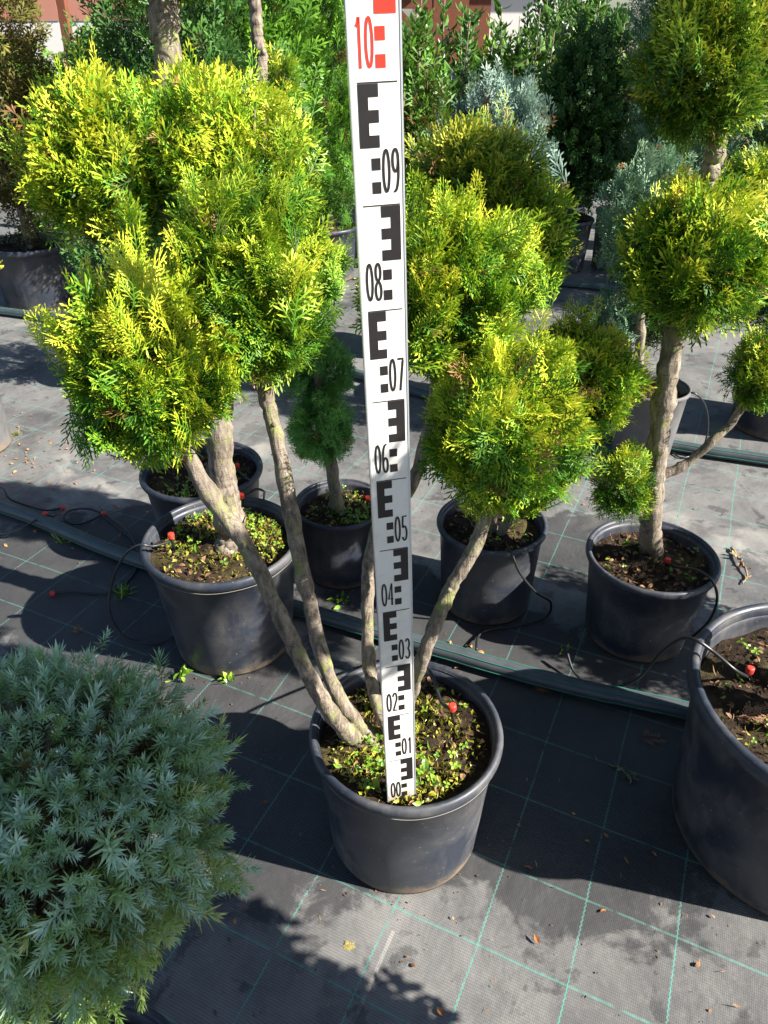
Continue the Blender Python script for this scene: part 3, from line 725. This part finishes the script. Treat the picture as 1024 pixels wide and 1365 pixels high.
foliage('foliage_ball', ball(f_b, (.055, .055, .05), 36, 6, .05, T_MID, GOLD, 89, .4), tF)
# G: large pot at the right edge, its tree outside the frame
G_ = (.772, .853)
tG = potted('potted_conifer', 'golden conifer in the largest black pot, in front of the tiered conifer', 'conifer', G_, .25, .36, .205, seed=90, wd=(60, 420, 520), soil_d=.05)
g1 = np.array([.80, .47, 1.33]); g2 = np.array([.98, 1.0, 1.0])
stem(tG, [(.80, .84, .30), (.82, .80, .6), (.82, .66, 1.0), g1], .026, .014, 91, 12, twigs=(g1, (.11, .11, .11), 20), knots=4)
stem(tG, [(.82, .86, .30), (.88, .92, .6), g2], .02, .012, 92, 10, knots=3)
for k, (c, r) in enumerate(((g1, .125), (g2, .15))):
    foliage('foliage_ball', ball(c, (r, r, r), 90, 6, .078, T_FAR, GOLD, 94+k, .4), tG)
# next in the row, outside the frame: its shade falls across the bottom of the picture
H_ = (.70, .10)
tH = potted('potted_conifer', 'golden bushy conifer next in the row below the largest pot', 'conifer', H_, .165, .30, .135, seed=100, wd=(40, 140, 100))
stem(tH, [(H_[0], H_[1], .26), (H_[0]-.01, H_[1]+.01, .5), (H_[0], H_[1], .9), (H_[0], H_[1]+.02, 1.38)], .025, .015, 101, 10)
for k, (c, r) in enumerate((((.645, .10, .60), .245), ((.728, .155, .95), .255), ((.70, .165, 1.42), .19))):  # unseen top head added to throw shade over the juniper
    foliage('foliage_ball', ball(c, (r, r, r*.92), 230, 6, .11, T_LOW, (GOLD2, GOLD, GOLD)[k], 102+k, .4, inner=1.6, jag=.08, lump=.06), tH)
Q_ = (1.36, 1.17)
tQ = potted('potted_conifer', 'golden conifer with low round head standing to the right of the tiered conifer', 'conifer', Q_, .16, .26, .13, seed=110, wd=(20, 60, 80))
stem(tQ, [(Q_[0], Q_[1], .22), (Q_[0], Q_[1], .5)], .02, .015, 111, 10)
foliage('foliage_ball', ball((Q_[0], Q_[1], .55), (.20, .20, .19), 110, 6, .09, T_FAR, GOLD2, 112, .4), tQ)

# ------------------------------------------------------------------ blue juniper
J = at_y(34, 1090, .455)
JX = (-.36, .33)
tJ = potted('potted_juniper', 'low blue needled juniper cushion in a black pot', 'juniper', JX, .13, .22, .105, seed=120, wd=(0, 40, 80))
def juniper():
    rng = np.random.default_rng(121); n = 2500; rad = np.array([.190, .168, .136])
    d = fib(n, rng); d = d[d[:, 2] > -.92]; n = len(d)
    lump = 1+.15*np.sin(d@[5, 2, 3]+1)*np.sin(d@[-2, 6, 1]+2)+.09*np.sin(d@[9, -7, 5])*np.sin(d@[-6, 4, 9])+rng.normal(0, .065, n)
    ax = unit(d*1.0+rng.normal(0, .30, (n, 3))+[0, -.08, .16]); ln = .0265*np.exp(rng.normal(0, .28, n))
    tip = J+d*rad*lump[:, None]; P = tip-ax*ln[:, None]*.7
    low = np.clip(.45-d[:, 2]*.9+.35*d[:, 0]+rng.normal(0, .25, n), 0, 1) > .80          # greener hanging shoots below and to the right
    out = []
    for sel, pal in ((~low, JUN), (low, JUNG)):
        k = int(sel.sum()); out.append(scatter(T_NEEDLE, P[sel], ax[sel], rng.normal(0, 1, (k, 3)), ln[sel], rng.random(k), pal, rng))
    m = 600; d2 = unit(rng.normal(0, 1, (m, 3))); p = J+d2*rad*rng.uniform(.5, .85, (m, 1))
    out.append(scatter(T_NEEDLE, p, unit(d2+rng.normal(0, .5, (m, 3))), rng.normal(0, 1, (m, 3)), np.full(m, .028), rng.uniform(0, .3, m), BROWNG, rng))
    c2 = at_y(36, 1322, .36); m = 260; d2 = fib(m, rng)                      # a low outer branch
    out.append(scatter(T_NEEDLE, c2+d2*[.07, .06, .055]*rng.uniform(.8, 1.1, (m, 1)), unit(d2+rng.normal(0, .4, (m, 3))), rng.normal(0, 1, (m, 3)), np.full(m, .034), rng.random(m), JUNG, rng))
    foliage('needles', out, tJ, 'needle')
    b = MB()
    for k in range(60):
        q = unit(rng.normal(0, 1, 3)+[0, 0, .4]); e = J+q*rad*.8
        b.tube(spline([(JX[0], JX[1], .2), (JX[0]*.5+J[0]*.5, JX[1]*.5+J[1]*.5, .36), J+q*rad*.35+[0, 0, -.04], e], 10), np.linspace(.008, .002, 10), 5, False)
    b.make('branches', M['bark'], tJ, True)
juniper()

# ================================================================== background plants
def bgpot(x, y_rim, h, wpx, m='pot'):
    p = at_h(x, y_rim, h); depth = p[1]*cos(PITCH)+(CAMH-h)*sin(PITCH); return (p[0], p[1]), wpx/2/FPX*depth
def column(name, label, cat, xy, R, h, Zc, rad, nc, pal, seed, L=.10, tm=None, m='pot', up=.7, per=5, group=None, spikes=0, lump=.13, n_pot=40):
    t = thing(name, label, cat, (xy[0], xy[1], Z3), group)
    pot(t, (xy[0], xy[1], Z3), R, h, None, m, n=n_pot); soil(t, (xy[0], xy[1], h-.04), R*.895, seed)
    stem(t, [(xy[0], xy[1], h-.06), (xy[0]+.01, xy[1], (h+Zc)/2), (xy[0], xy[1], Zc)], .022, .012, seed+1, 8, 24)
    foliage('foliage', ball((xy[0], xy[1], Zc), rad, nc, per, L, tm or T_FAR, pal, seed+2, up, inner=.35, spikes=spikes, lump=lump), t)
    return t
xy, R = bgpot(38, 322, .32, 116)
column('potted_yew', 'tall brown tinged dense conifer in large black pot', 'conifer', xy, R, .32, 1.25, (.34, .34, 1.0), 330, BROWNG, 200, .13, up=.5)
xy, R = bgpot(437, 300, .3, 80)
column('potted_thuja', 'bright lime green feathery upright conifer behind the middle foliage ball', 'conifer', xy, R, .3, .95, (.24, .24, .70), 300, LIME, 210, .13, T_WISP, up=1.6)
column('potted_thuja', 'dark green spreading conifer behind the broad golden head', 'conifer', (-.95, 3.9), .17, .28, 1.05, (.36, .34, .62), 260, GREEN, 215, .14, up=.6)
column('potted_thuja', 'fresh green loose conifer beside the brown tinged conifer', 'conifer', (-1.62, 4.9), .17, .28, .78, (.34, .3, .50), 220, LIME, 220, .14, up=.9)
column('potted_thuja', 'mid green conifer between the dark conifer and the lime one', 'conifer', (-.62, 4.3), .17, .28, 1.0, (.32, .32, .66), 240, LIME, 225, .14, up=.8)
xy = (.36, 2.75)
column('potted_juniper', 'silvery blue feathery juniper beside the dark green clipped ball', 'juniper', xy, .15, .26, .84, (.205, .2, .30), 300, BLUE, 230, .12, T_WISP, up=1.5, spikes=14)
xy, R = bgpot(757, 290, .3, 62)
column('potted_boxwood', 'dark green clipped egg shaped shrub in slate blue pot', 'shrub', xy, .16, .30, .80, (.235, .235, .45), 640, DARK, 240, .072, T_LOW, up=.3, m='pot_blue', lump=.05, per=5)
xy = (1.42, 4.75)
column('potted_shrub', 'small leafy shrub in weathered pale grey pot', 'shrub', xy, .13, .34, .55, (.13, .13, .16), 50, LIME, 250, .10, up=.5, m='pot_grey')
xy, R = bgpot(833, 288, .33, 74)
column('potted_cypress', 'tall blue green feathery cypress rising behind the tiered conifer', 'cypress', (xy[0]+.24, xy[1]), .16, .33, 1.15, (.33, .33, .85), 380, BLUEG, 260, .14, T_WISP, up=1.2, spikes=30)
xy = (.93, 2.36)
tM = thing('potted_conifer', 'slim trunked blue green conifer in grey pot behind the tiered conifer', 'conifer', (xy[0], xy[1], Z3))
pot(tM, (xy[0], xy[1], Z3), .125, .25, None, 'pot_grey'); soil(tM, (xy[0], xy[1], .21), .11, 271)
stem(tM, [(xy[0]-.03, xy[1], .2), at_y(851, 520, 2.33), at_y(855, 420, 2.33), at_y(858, 330, 2.34)], .017, .013, 272, 9, knots=2)
foliage('foliage_ball', ball(at_y(818, 425, 2.4), (.11, .1, .09), 60, 5, .08, T_WISP, BLUEG, 273, .5), tM)
foliage('foliage_ball', ball(at_y(895, 400, 2.45), (.13, .12, .15), 70, 5, .08, T_MID, [tuple(q) for q in BROWNG[:2]]+GREEN[2:], 274, .5), tM)
foliage('foliage_ball', ball(at_y(862, 285, 2.4), (.16, .15, .2), 90, 5, .09, T_WISP, BLUEG, 275, .9), tM)
column('potted_conifer', 'dark green conifer in black pot at the end of the pipe beyond the tiered conifer', 'conifer', (1.50, 2.55), .19, .30, .62, (.24, .24, .28), 150, GREEN, 280, .10, T_FAR, up=.5)
column('potted_conifer', 'green round conifer hidden behind the left foliage ball', 'conifer', (-.98, 2.95), .17, .30, .56, (.2, .2, .18), 90, GREEN, 295, .09, T_FAR, up=.5)
column('potted_conifer', 'dense dark conifer standing beyond the tiered golden conifer', 'conifer', (2.2, 3.9), .18, .3, .75, (.38, .36, .48), 300, GREEN, 300, .14, up=.6)
column('potted_conifer', 'olive green conifer behind the measuring staff', 'conifer', (.12, 3.3), .16, .28, .75, (.2, .2, .5), 160, BROWNG[:2]+LIME[1:3], 305, .12, up=.7)
t = thing('potted_conifer', 'small golden conifer in grey plastic pot standing on leaf litter', 'conifer', (-1.50, 2.38, Z3))
pot(t, (-1.50, 2.38, Z3), .15, .30, .13, 'pot_grey'); soil(t, (-1.50, 2.38, .26), .13, 311)
foliage('foliage_ball', ball((-1.345, 2.38, .68), (.09, .12, .10), 60, 6, .07, T_MID, GOLD, 312, .5), t)
stem(t, [(-1.49, 2.38, .24), (-1.44, 2.38, .5), (-1.34, 2.38, .66)], .012, .008, 313, 8)
# broad leaved laurels
LAUREL = [(.03, .075, .012), (.05, .13, .018), (.09, .20, .03), (.20, .32, .06)]
def laurel(xy, hgt, nst, seed, label, w=.24, group='laurels in the back row'):
    rng = np.random.default_rng(seed); t = thing('potted_laurel', label, 'laurel', (xy[0], xy[1], Z3), group)
    pot(t, (xy[0], xy[1], Z3), .15, .28, n=32); soil(t, (xy[0], xy[1], .24), .134, seed)
    b = MB(); out = []
    for k in range(nst):
        a = rng.uniform(0, 6.28); r = w*sqrt(rng.random()); H = hgt*rng.uniform(.72, 1.05)
        q = spline([(xy[0]+.02*cos(a), xy[1]+.02*sin(a), .22), (xy[0]+r*.7*cos(a), xy[1]+r*.7*sin(a), H*.5), (xy[0]+r*cos(a), xy[1]+r*sin(a), H)], 16)
        b.tube(q, np.linspace(.009, .003, 16), 6)
        m = int(H*58); s = rng.uniform(.22, 1, m)**.8; ii = np.clip((s*15).astype(int), 0, 14)
        P = q[ii]+(q[ii+1]-q[ii])*(s*15-ii)[:, None]; an = np.arange(m)*2.4+rng.uniform(0, 6)
        ax = np.stack([np.cos(an), np.sin(an), rng.uniform(.15, 1.0, m)], 1)
        out.append(scatter(T_OVAL, P, ax, np.tile([0, 0, -1.], (m, 1))+rng.normal(0, .25, (m, 3)), rng.uniform(.05, .095, m), rng.random(m), LAUREL, rng, 0, .85))
    b.make('stems', M['bark'], t, True); foliage('leaves', out, t, 'broad')
for k, (x, y, H) in enumerate(((.28, 5.0, 1.35), (.62, 5.5, 1.25), (.92, 5.3, 1.42), (1.30, 5.6, 1.55), (1.68, 5.2, 1.5), (1.16, 6.2, 1.35), (2.05, 5.7, 1.5), (.45, 6.2, 1.3))):
    laurel((x, y), H, 13, 400+k*7, 'upright laurel with glossy broad leaves in the back row', .30)
# hedge closing the plot
for k in range(13):
    x = -4.6+k*.78+.1*sin(k*3); y = 7.2+.35*sin(k*2.3)
    if k in (3,): continue
    col_ = [DARK, GREEN, LIME, GREEN, BLUEG][k % 5]; H = (1.35, 1.15, 1.05, 1.45, 1.22)[k % 5]
    column('nursery_conifer', 'upright conifer in the last row before the buildings', 'conifer', (x, y), .17, .3, H/2+.14, (.42, .4, H/2), 170, col_, 500+k*9, .15, T_LOW, up=.9, per=4, group='conifers in the last row', n_pot=24)
for k in range(5):
    x = 2.9+k*.75; y = 4.6+.5*sin(k*2)
    column('nursery_conifer', 'upright conifer at the end of the right hand rows', 'conifer', (x, y), .17, .3, .55, (.3, .3, .36), 110, [GREEN, LIME, BLUEG, DARK, GREEN][k], 640+k*9, .14, T_LOW, up=.8, per=4, group='conifers ending the right hand rows', n_pot=24)
# dry ornamental grass
t = thing('grass_clump', 'pale straw coloured feather grass beside the red wall', 'grass', (-1.15, 6.0, 0))
rng = np.random.default_rng(700); m = 420
foliage('blades', [scatter(T_BLADE, np.array([-1.15, 6.0, .0])+rng.normal(0, .09, (m, 3))*[1, 1, 0], unit(rng.normal(0, .22, (m, 3))+[0, 0, 1.]), rng.normal(0, 1, (m, 3)), rng.uniform(.7, 1.22, m), rng.random(m), [(.12, .12, .04), (.3, .26, .12), (.5, .42, .24), (.62, .55, .38)], rng, 0, .45)], t, 'litter')
# ------------------------------------------------------------------ buildings behind
def building():
    t = thing('house', 'low house with red plaster wall panels and white plinth behind the plants', 'house', (-3.2, 10.2, 0))
    b = MB(); b.box((-3.2, 11.2, .64), (5.2, 2.0, 1.28)); b.make('plinth', M['wall_white'], t)
    for k in range(5):
        b = MB(); b.box((-5.28+k*1.04, 11.2, 2.0), (1.02, 2.02, 1.42)); b.make('wall_panel', M['wall_pink'], t)
    for x in (-4.6, -2.9):
        b = MB(); b.box((x, 10.17, 2.05), (.72, .06, .8)); w = b.make('window', M['wall_white'], t)
        b = MB(); b.box((x, 10.135, 2.05), (.6, .02, .68)); b.make('pane', M['glass'], w)
    b = MB(); b.box((-3.2, 11.1, 2.8), (5.7, 2.7, .12)); b.make('roof', M['roof'], t)
    t = thing('garden_shed', 'white walled shed beside the timber shelter', 'shed', (2.0, 11.0, 0))
    b = MB(); b.box((1.5, 11.6, 1.1), (2.2, 1.8, 2.2)); b.make('wall', M['wall_white'], t)
    b = MB(); b.box((1.5, 11.5, 2.26), (2.6, 2.3, .1)); b.make('roof', M['roof'], t)
    b = MB(); b.box((.9, 10.69, 1.0), (.75, .04, 1.9)); b.make('door', M['wood_post'], t)
    t = thing('timber_shelter', 'brown timber shelter with braced posts behind the measuring staff', 'shelter', (.1, 9.0, 0))
    for x in (-1.05, .55):
        for y in (9.0, 10.2):
            b = MB(); b.box((x, y, .95), (.11, .11, 1.9)); b.make('post', M['wood_post'], t)
    for y in (9.0, 10.2):
        b = MB(); b.bar((-1.3, y, 1.50), (.85, y, 1.50), .10, .2); b.make('beam', M['wood_post'], t)
        for x, s in ((-1.05, 1), (.55, -1)):
            b = MB(); b.bar((x, y-.065, 1.0), (x+s*.45, y-.065, 1.42), .045, .07, (0, 1, 0)); b.make('brace', M['wood_post'], t)
    b = MB(); b.bar((-.25, 8.7, 2.0), (-.25, 10.5, 2.0), 2.4, .08); b.make('roof', M['roof'], t)
    for x, z, lab in ((.27, .95, 'blue plastic barrel by the timber post'), (.78, .92, 'blue plastic barrel in front of the white shed')):
        t = thing('barrel', lab, 'barrel', (x, 8.2, -.02))
        b = MB(); b.lathe((x, 8.2, -.02), [(.001, 0), (.24, 0), (.27, .03), (.28, .3), (.265, .33), (.28, .36), (.28, .62), (.265, .65), (.28, .68), (.27, z), (.2, z+.02), (.001, z+.02)], 28)
        b.make('body', M['barrel'], t, True)
        b = MB(); b.tube([(x+.1, 8.2, z+.01), (x+.1, 8.2, z+.05)], .04, 12); b.make('bung', M['barrel'], t)
building()
t = thing('timber_stake', 'reddish brown timber stake leaning beside the brown tinged conifer', 'stake', (at_y(95, 70, 5.6)[0]+.05, 5.6, 0))
p0 = at_y(92, 60, 5.6); p1 = at_y(79, -20, 5.6); d = unit(p1-p0)
b = MB(); b.bar(p0-d*(p0[2]/d[2]), p1+d*.4, .07, .05); b.make('post', M['wood_post'], t)

# ================================================================== pipes
def pipe(label, pts, r=.020):
    t = thing('irrigation_pipe', label, 'pipe', tuple(pts[0]))
    q = spline(pts, 60); q[:, 2] = r+.003
    q[1:-1, 1] += np.random.default_rng(3).normal(0, .0006, 58)
    b = MB(); b.tube(q, r, 18); p = b.make('pipe', M['pipe'], t, True)
    T = unit(np.gradient(q, axis=0)); sd = np.cross(T, [0, 0, 1.])
    for a in (55, -10, 125):
        off = sd*(cos(radians(a))*(r+.0003))+np.array([0, 0, 1.])*(sin(radians(a))*(r+.0003))
        b = MB(); b.tube(q+off, .0013, 5); b.make('stripe', M['stripe'], p, True)
    return t
PR = .033
pipe('black pipe with green stripes running past the main pot between the rows', [(-2.2, 2.40, 0), at_h(0, 676, .02), at_h(190, 750, .02), at_h(560, 860, .02), at_h(750, 913, .02), at_h(920, 950, .02), (1.3, .90, 0), (2.4, .5, 0)])
pipe('black pipe with green stripes running behind the tiered conifer', [(-.2, 3.05, 0), at_h(700, 566, .02)+[0, .02, 0], at_h(880, 592, .02), at_h(1024, 614, .02), (2.6, 1.85, 0)])
pipe('black pipe with green stripes in front of the slate blue pot', [(-1.0, 5.02, 0), at_h(750, 378, .02), at_h(850, 388, .02), (2.6, 3.78, 0)])
pipe('black pipe with green stripes in front of the brown tinged conifer', [(-3.4, 4.28, 0), at_h(0, 415, .02), at_h(60, 423, .02), (-.9, 3.45, 0)])

# ================================================================== drip lines
h_ = at_h
emitter('black drip tube with red cap staked in the pot with the measuring staff', [h_(600, 945, .30), h_(588, 935, .295), h_(578, 905, .30), h_(570, 888, .305), h_(566, 874, .285), h_(565, 862, .15), h_(566, 862, .03)], h_(603, 943, .30), (.003, 0, -.045))
emitter('drip tube looping from the weedy pot to the ground, red cap at the pot front', [h_(226, 722, .315), h_(205, 728, .325), h_(185, 727, .335), h_(165, 742, .28), h_(150, 775, .18), h_(146, 815, .10), h_(165, 848, .03), h_(200, 858, .006), h_(232, 850, .006)], h_(228, 714, .325), (.002, 0, -.05))
emitter('red capped drip stake beside the thick trunk in the weedy pot', [h_(322, 663, .33), h_(330, 658, .335), h_(342, 652, .34), h_(352, 655, .30), h_(352, 662, .20), h_(350, 690, .05)], h_(322, 661, .335), (.002, 0, -.06))
emitter('red capped drip stake in the pot behind the weedy pot', [h_(316, 626, .27), h_(322, 632, .285), h_(328, 636, .29), h_(332, 642, .27), h_(332, 655, .1)], h_(316, 621, .275), (.002, 0, -.045))
emitter('red capped drip stake in the pot of the two ball conifer', [h_(491, 668, .215), h_(496, 668, .235), h_(502, 672, .235), h_(506, 690, .15), h_(508, 745, .01)], h_(490, 664, .222), (.001, 0, -.045))
emitter('drip tube arching out of the tiered conifer pot, red cap beside trunk', [h_(890, 752, .215), h_(905, 756, .235), h_(930, 760, .265), h_(950, 775, .26), h_(956, 800, .19), h_(945, 828, .09), h_(922, 850, .01)], h_(890, 747, .225), (.001, 0, -.035))
emitter('drip tube running from the main pipe over the largest pot rim, red cap inside', [h_(996, 902, .325), h_(980, 893, .355), h_(950, 868, .375), h_(925, 852, .385), h_(905, 853, .33), h_(880, 872, .2), h_(850, 905, .06), h_(815, 917, .012), h_(785, 911, .012), h_(765, 895, .018), h_(757, 872, .04), h_(760, 884, .03)], h_(1000, 893, .335), (.001, 0, -.045))
emitter('drip tube hanging from the pot behind the right foliage ball', [h_(672, 722, .215), h_(682, 738, .26), h_(694, 765, .21), h_(715, 790, .14), h_(734, 803, .07), h_(728, 822, .012), h_(690, 834, .008), h_(650, 840, .008), h_(637, 850, .012), h_(635, 866, .03)])
emitter('loose drip tube with red cap lying on the fabric below the pipe', [h_(72, 790, .012), h_(100, 789, .006), h_(140, 791, .006), h_(165, 780, .006), h_(182, 760, .006), h_(186, 742, .008), h_(180, 725, .012), h_(168, 705, .02), h_(150, 692, .012), h_(140, 686, .008)], h_(70, 791, .01), (.045, .015, -.004), (-1, -.25, .1))
emitter('loose drip tube with red cap crossing over the pipe', [h_(60, 686, .03), h_(40, 698, .04), h_(20, 708, .035), h_(0, 714, .012), h_(-30, 724, .006)], h_(60, 685, .04), (.02, .012, -.02), (-.6, .5, .3))
emitter('loose drip tube with red cap lying behind the pipe', [h_(82, 678, .012), h_(60, 680, .01), h_(30, 672, .012), h_(12, 664, .03), h_(2, 650, .04), h_(-20, 652, .02)], h_(84, 677, .012), (-.035, 0, -.004), (1, .2, .1))
emitter('loose coiled drip tube with red cap beside its empty stake behind the pipe', [h_(136, 686, .012), h_(120, 694, .006), h_(100, 699, .01), h_(86, 692, .02), h_(90, 682, .025), h_(110, 678, .02), h_(130, 682, .012), h_(150, 698, .006), h_(178, 720, .006)], h_(138, 685, .012), (-.03, .05, .0), (.4, -.8, .1))
emitter('thin drip tube looping beside the slim trunked conifer pot', [h_(905, 527, .22), h_(925, 524, .25), h_(940, 540, .2), h_(944, 570, .1), h_(935, 600, .02), h_(910, 610, .006), h_(895, 602, .006)])

# ================================================================== small things on the ground
rng = np.random.default_rng(900)
DRY = [(.14, .06, .025), (.28, .12, .045), (.42, .20, .07), (.52, .32, .14)]
def litter(pts, smin, smax):
    p = np.array(pts); m = len(p)
    return scatter(T_OVAL+T_BLADE, p, unit(rng.normal(0, 1, (m, 3))*[1, 1, .12]), rng.normal(0, .3, (m, 3))+[0, 0, 1.], rng.uniform(smin, smax, m), rng.random(m), DRY, rng, 0, 1.1)
pts = []
for k in range(170):
    x, y = rng.uniform(-1.7, 2.2), rng.uniform(.45, 4.5); pts.append((x, y, .006))
for k in range(90): pts.append(tuple(h_(rng.normal(45, 35), rng.normal(610, 30), .005)))
for k in range(60): pts.append(tuple(h_(rng.normal(100, 60), rng.normal(690, 25), .005)))
for k in range(46): pts.append(tuple(h_(rng.uniform(200, 1000), rng.uniform(1000, 1360), .005)))
for k in range(30): pts.append(tuple(h_(rng.normal(600, 25), rng.normal(870, 12), .005)))
for k in range(60): pts.append(tuple(h_(rng.normal(770, 20), rng.normal(360, 16), .005)))
foliage_o = foliage('leaf_litter', [litter(pts, .006, .017)], None, 'litter')
tag(foliage_o, 'scattered small dry brown leaves and scales on the black fabric', 'leaf litter', kind='stuff')
pts = [tuple(at_h(rng.uniform(-100, 1124), rng.uniform(640, 1400), .003)) for k in range(420)]
for c in (A, B, E_, F_, G_, JX):
    for k in range(40):
        a = rng.uniform(0, 6.28); r = rng.normal(.165, .02); pts.append((c[0]+r*cos(a), c[1]+r*sin(a), .004))
o = foliage('soil_crumbs', [scatter(T_OVAL, np.array(pts), unit(rng.normal(0, 1, (len(pts), 3))*[1, 1, .2]), rng.normal(0, .5, (len(pts), 3))+[0, 0, 1], np.exp(rng.normal(-5.6, .5, len(pts))), rng.random(len(pts)), CRUMB, rng, 0, 1.3)], None, 'litter')
tag(o, 'loose crumbs of dark soil spilled around the pots', 'soil', kind='stuff')
def sprig(px, py, L, az, pal, label, tm=T_FINE, z=.006):
    p = at_h(px, py, z); a = np.array([[cos(az), sin(az), .02]])
    V, F, C = scatter(tm[:1], p[None], a, np.array([[0, 0, 1.]]), np.array([L]), np.array([.5]), pal, rng)
    tag(build('fallen_sprig', V, F, M['litter'], None, C), label, 'sprig')
sprig(850, 985, .055, .15, [(.10, .06, .05), (.22, .13, .10), (.32, .21, .17)], 'dry pinkish brown conifer sprig on the shaded fabric')
sprig(735, 925, .05, 2.2, [(.14, .06, .03), (.28, .12, .06), (.36, .18, .09)], 'rusty brown conifer sprig beside the pipe and largest pot', z=.01)
sprig(985, 955, .06, .2, [(.14, .07, .04), (.28, .15, .09), (.36, .22, .13)], 'dry brown sprig lying inside the largest pot', z=.325)
sprig(455, 1262, .022, .2, [(.25, .2, .03), (.42, .34, .06), (.55, .45, .12)], 'small yellowed sprig on the sunlit fabric')
sprig(105, 845, .035, 2.0, [(.10, .06, .04), (.25, .13, .07), (.36, .2, .1)], 'brown sprig on the shaded fabric above the juniper')
def twig(pts, r, label, pal=None):
    q = spline(pts, 24); q[1:-1] += rng.normal(0, r*.4, (22, 3)); b = MB(); b.tube(q, np.linspace(r, r*.5, 24), 6, True, .12, rng)
    t = thing('twig', label, 'twig', tuple(q[0])); b.make('stick', M['bark'], t, True)
    if pal is not None:
        m = 14; i = rng.integers(0, 24, m)
        foliage('dry_leaves', [scatter(T_OVAL, q[i], unit(rng.normal(0, 1, (m, 3))*[1, 1, .4]), rng.normal(0, 1, (m, 3)), rng.uniform(.012, .022, m), rng.random(m), pal, rng)], t, 'litter')
twig([h_(975, 730, .006), h_(988, 748, .012), h_(996, 768, .006), h_(990, 778, .006)], .004, 'curled dry twig on the sunlit fabric beside the tiered conifer', DRY)
twig([h_(820, 1020, .005), h_(832, 1028, .010), h_(842, 1038, .005)], .002, 'thin dry twig with shrivelled leaves on the shaded fabric', [(.08, .09, .05), (.16, .17, .10), (.25, .25, .16)])
twig([h_(165, 1272, .005), h_(178, 1258, .02), h_(186, 1248, .01)], .0015, 'thin dead twig under the juniper')
def tuft(px, py, n, L, label, pal=WEED, tm=T_BLADE):
    p = at_h(px, py, .002); t = thing('weed_tuft', label, 'weed', tuple(p))
    foliage('leaves', [scatter(tm, p+rng.normal(0, .008, (n, 3))*[1, 1, 0], unit(rng.normal(0, .5, (n, 3))+[0, 0, .7]), rng.normal(0, 1, (n, 3)), L*rng.uniform(.6, 1.2, n), rng.random(n), pal, rng)], t, 'broad')
tuft(165, 792, 40, .035, 'tuft of grass growing through the fabric beside the drip tube')
tuft(85, 722, 24, .035, 'small grass tuft below the pipe')
tuft(240, 905, 12, .03, 'pale weed growing at the foot of the weedy pot', WEED, T_OVAL)
tuft(305, 908, 14, .022, 'low weed creeping in front of the weedy pot', WEED, T_OVAL)
tuft(455, 800, 14, .022, 'small weed at the foot of the two ball conifer pot', WEED, T_OVAL)
tuft(750, 868, 6, .022, 'tiny green seedling behind the main pipe', WEED, T_OVAL)
tuft(22, 580, 20, .03, 'grass tuft beside the grey pot', MOSS)
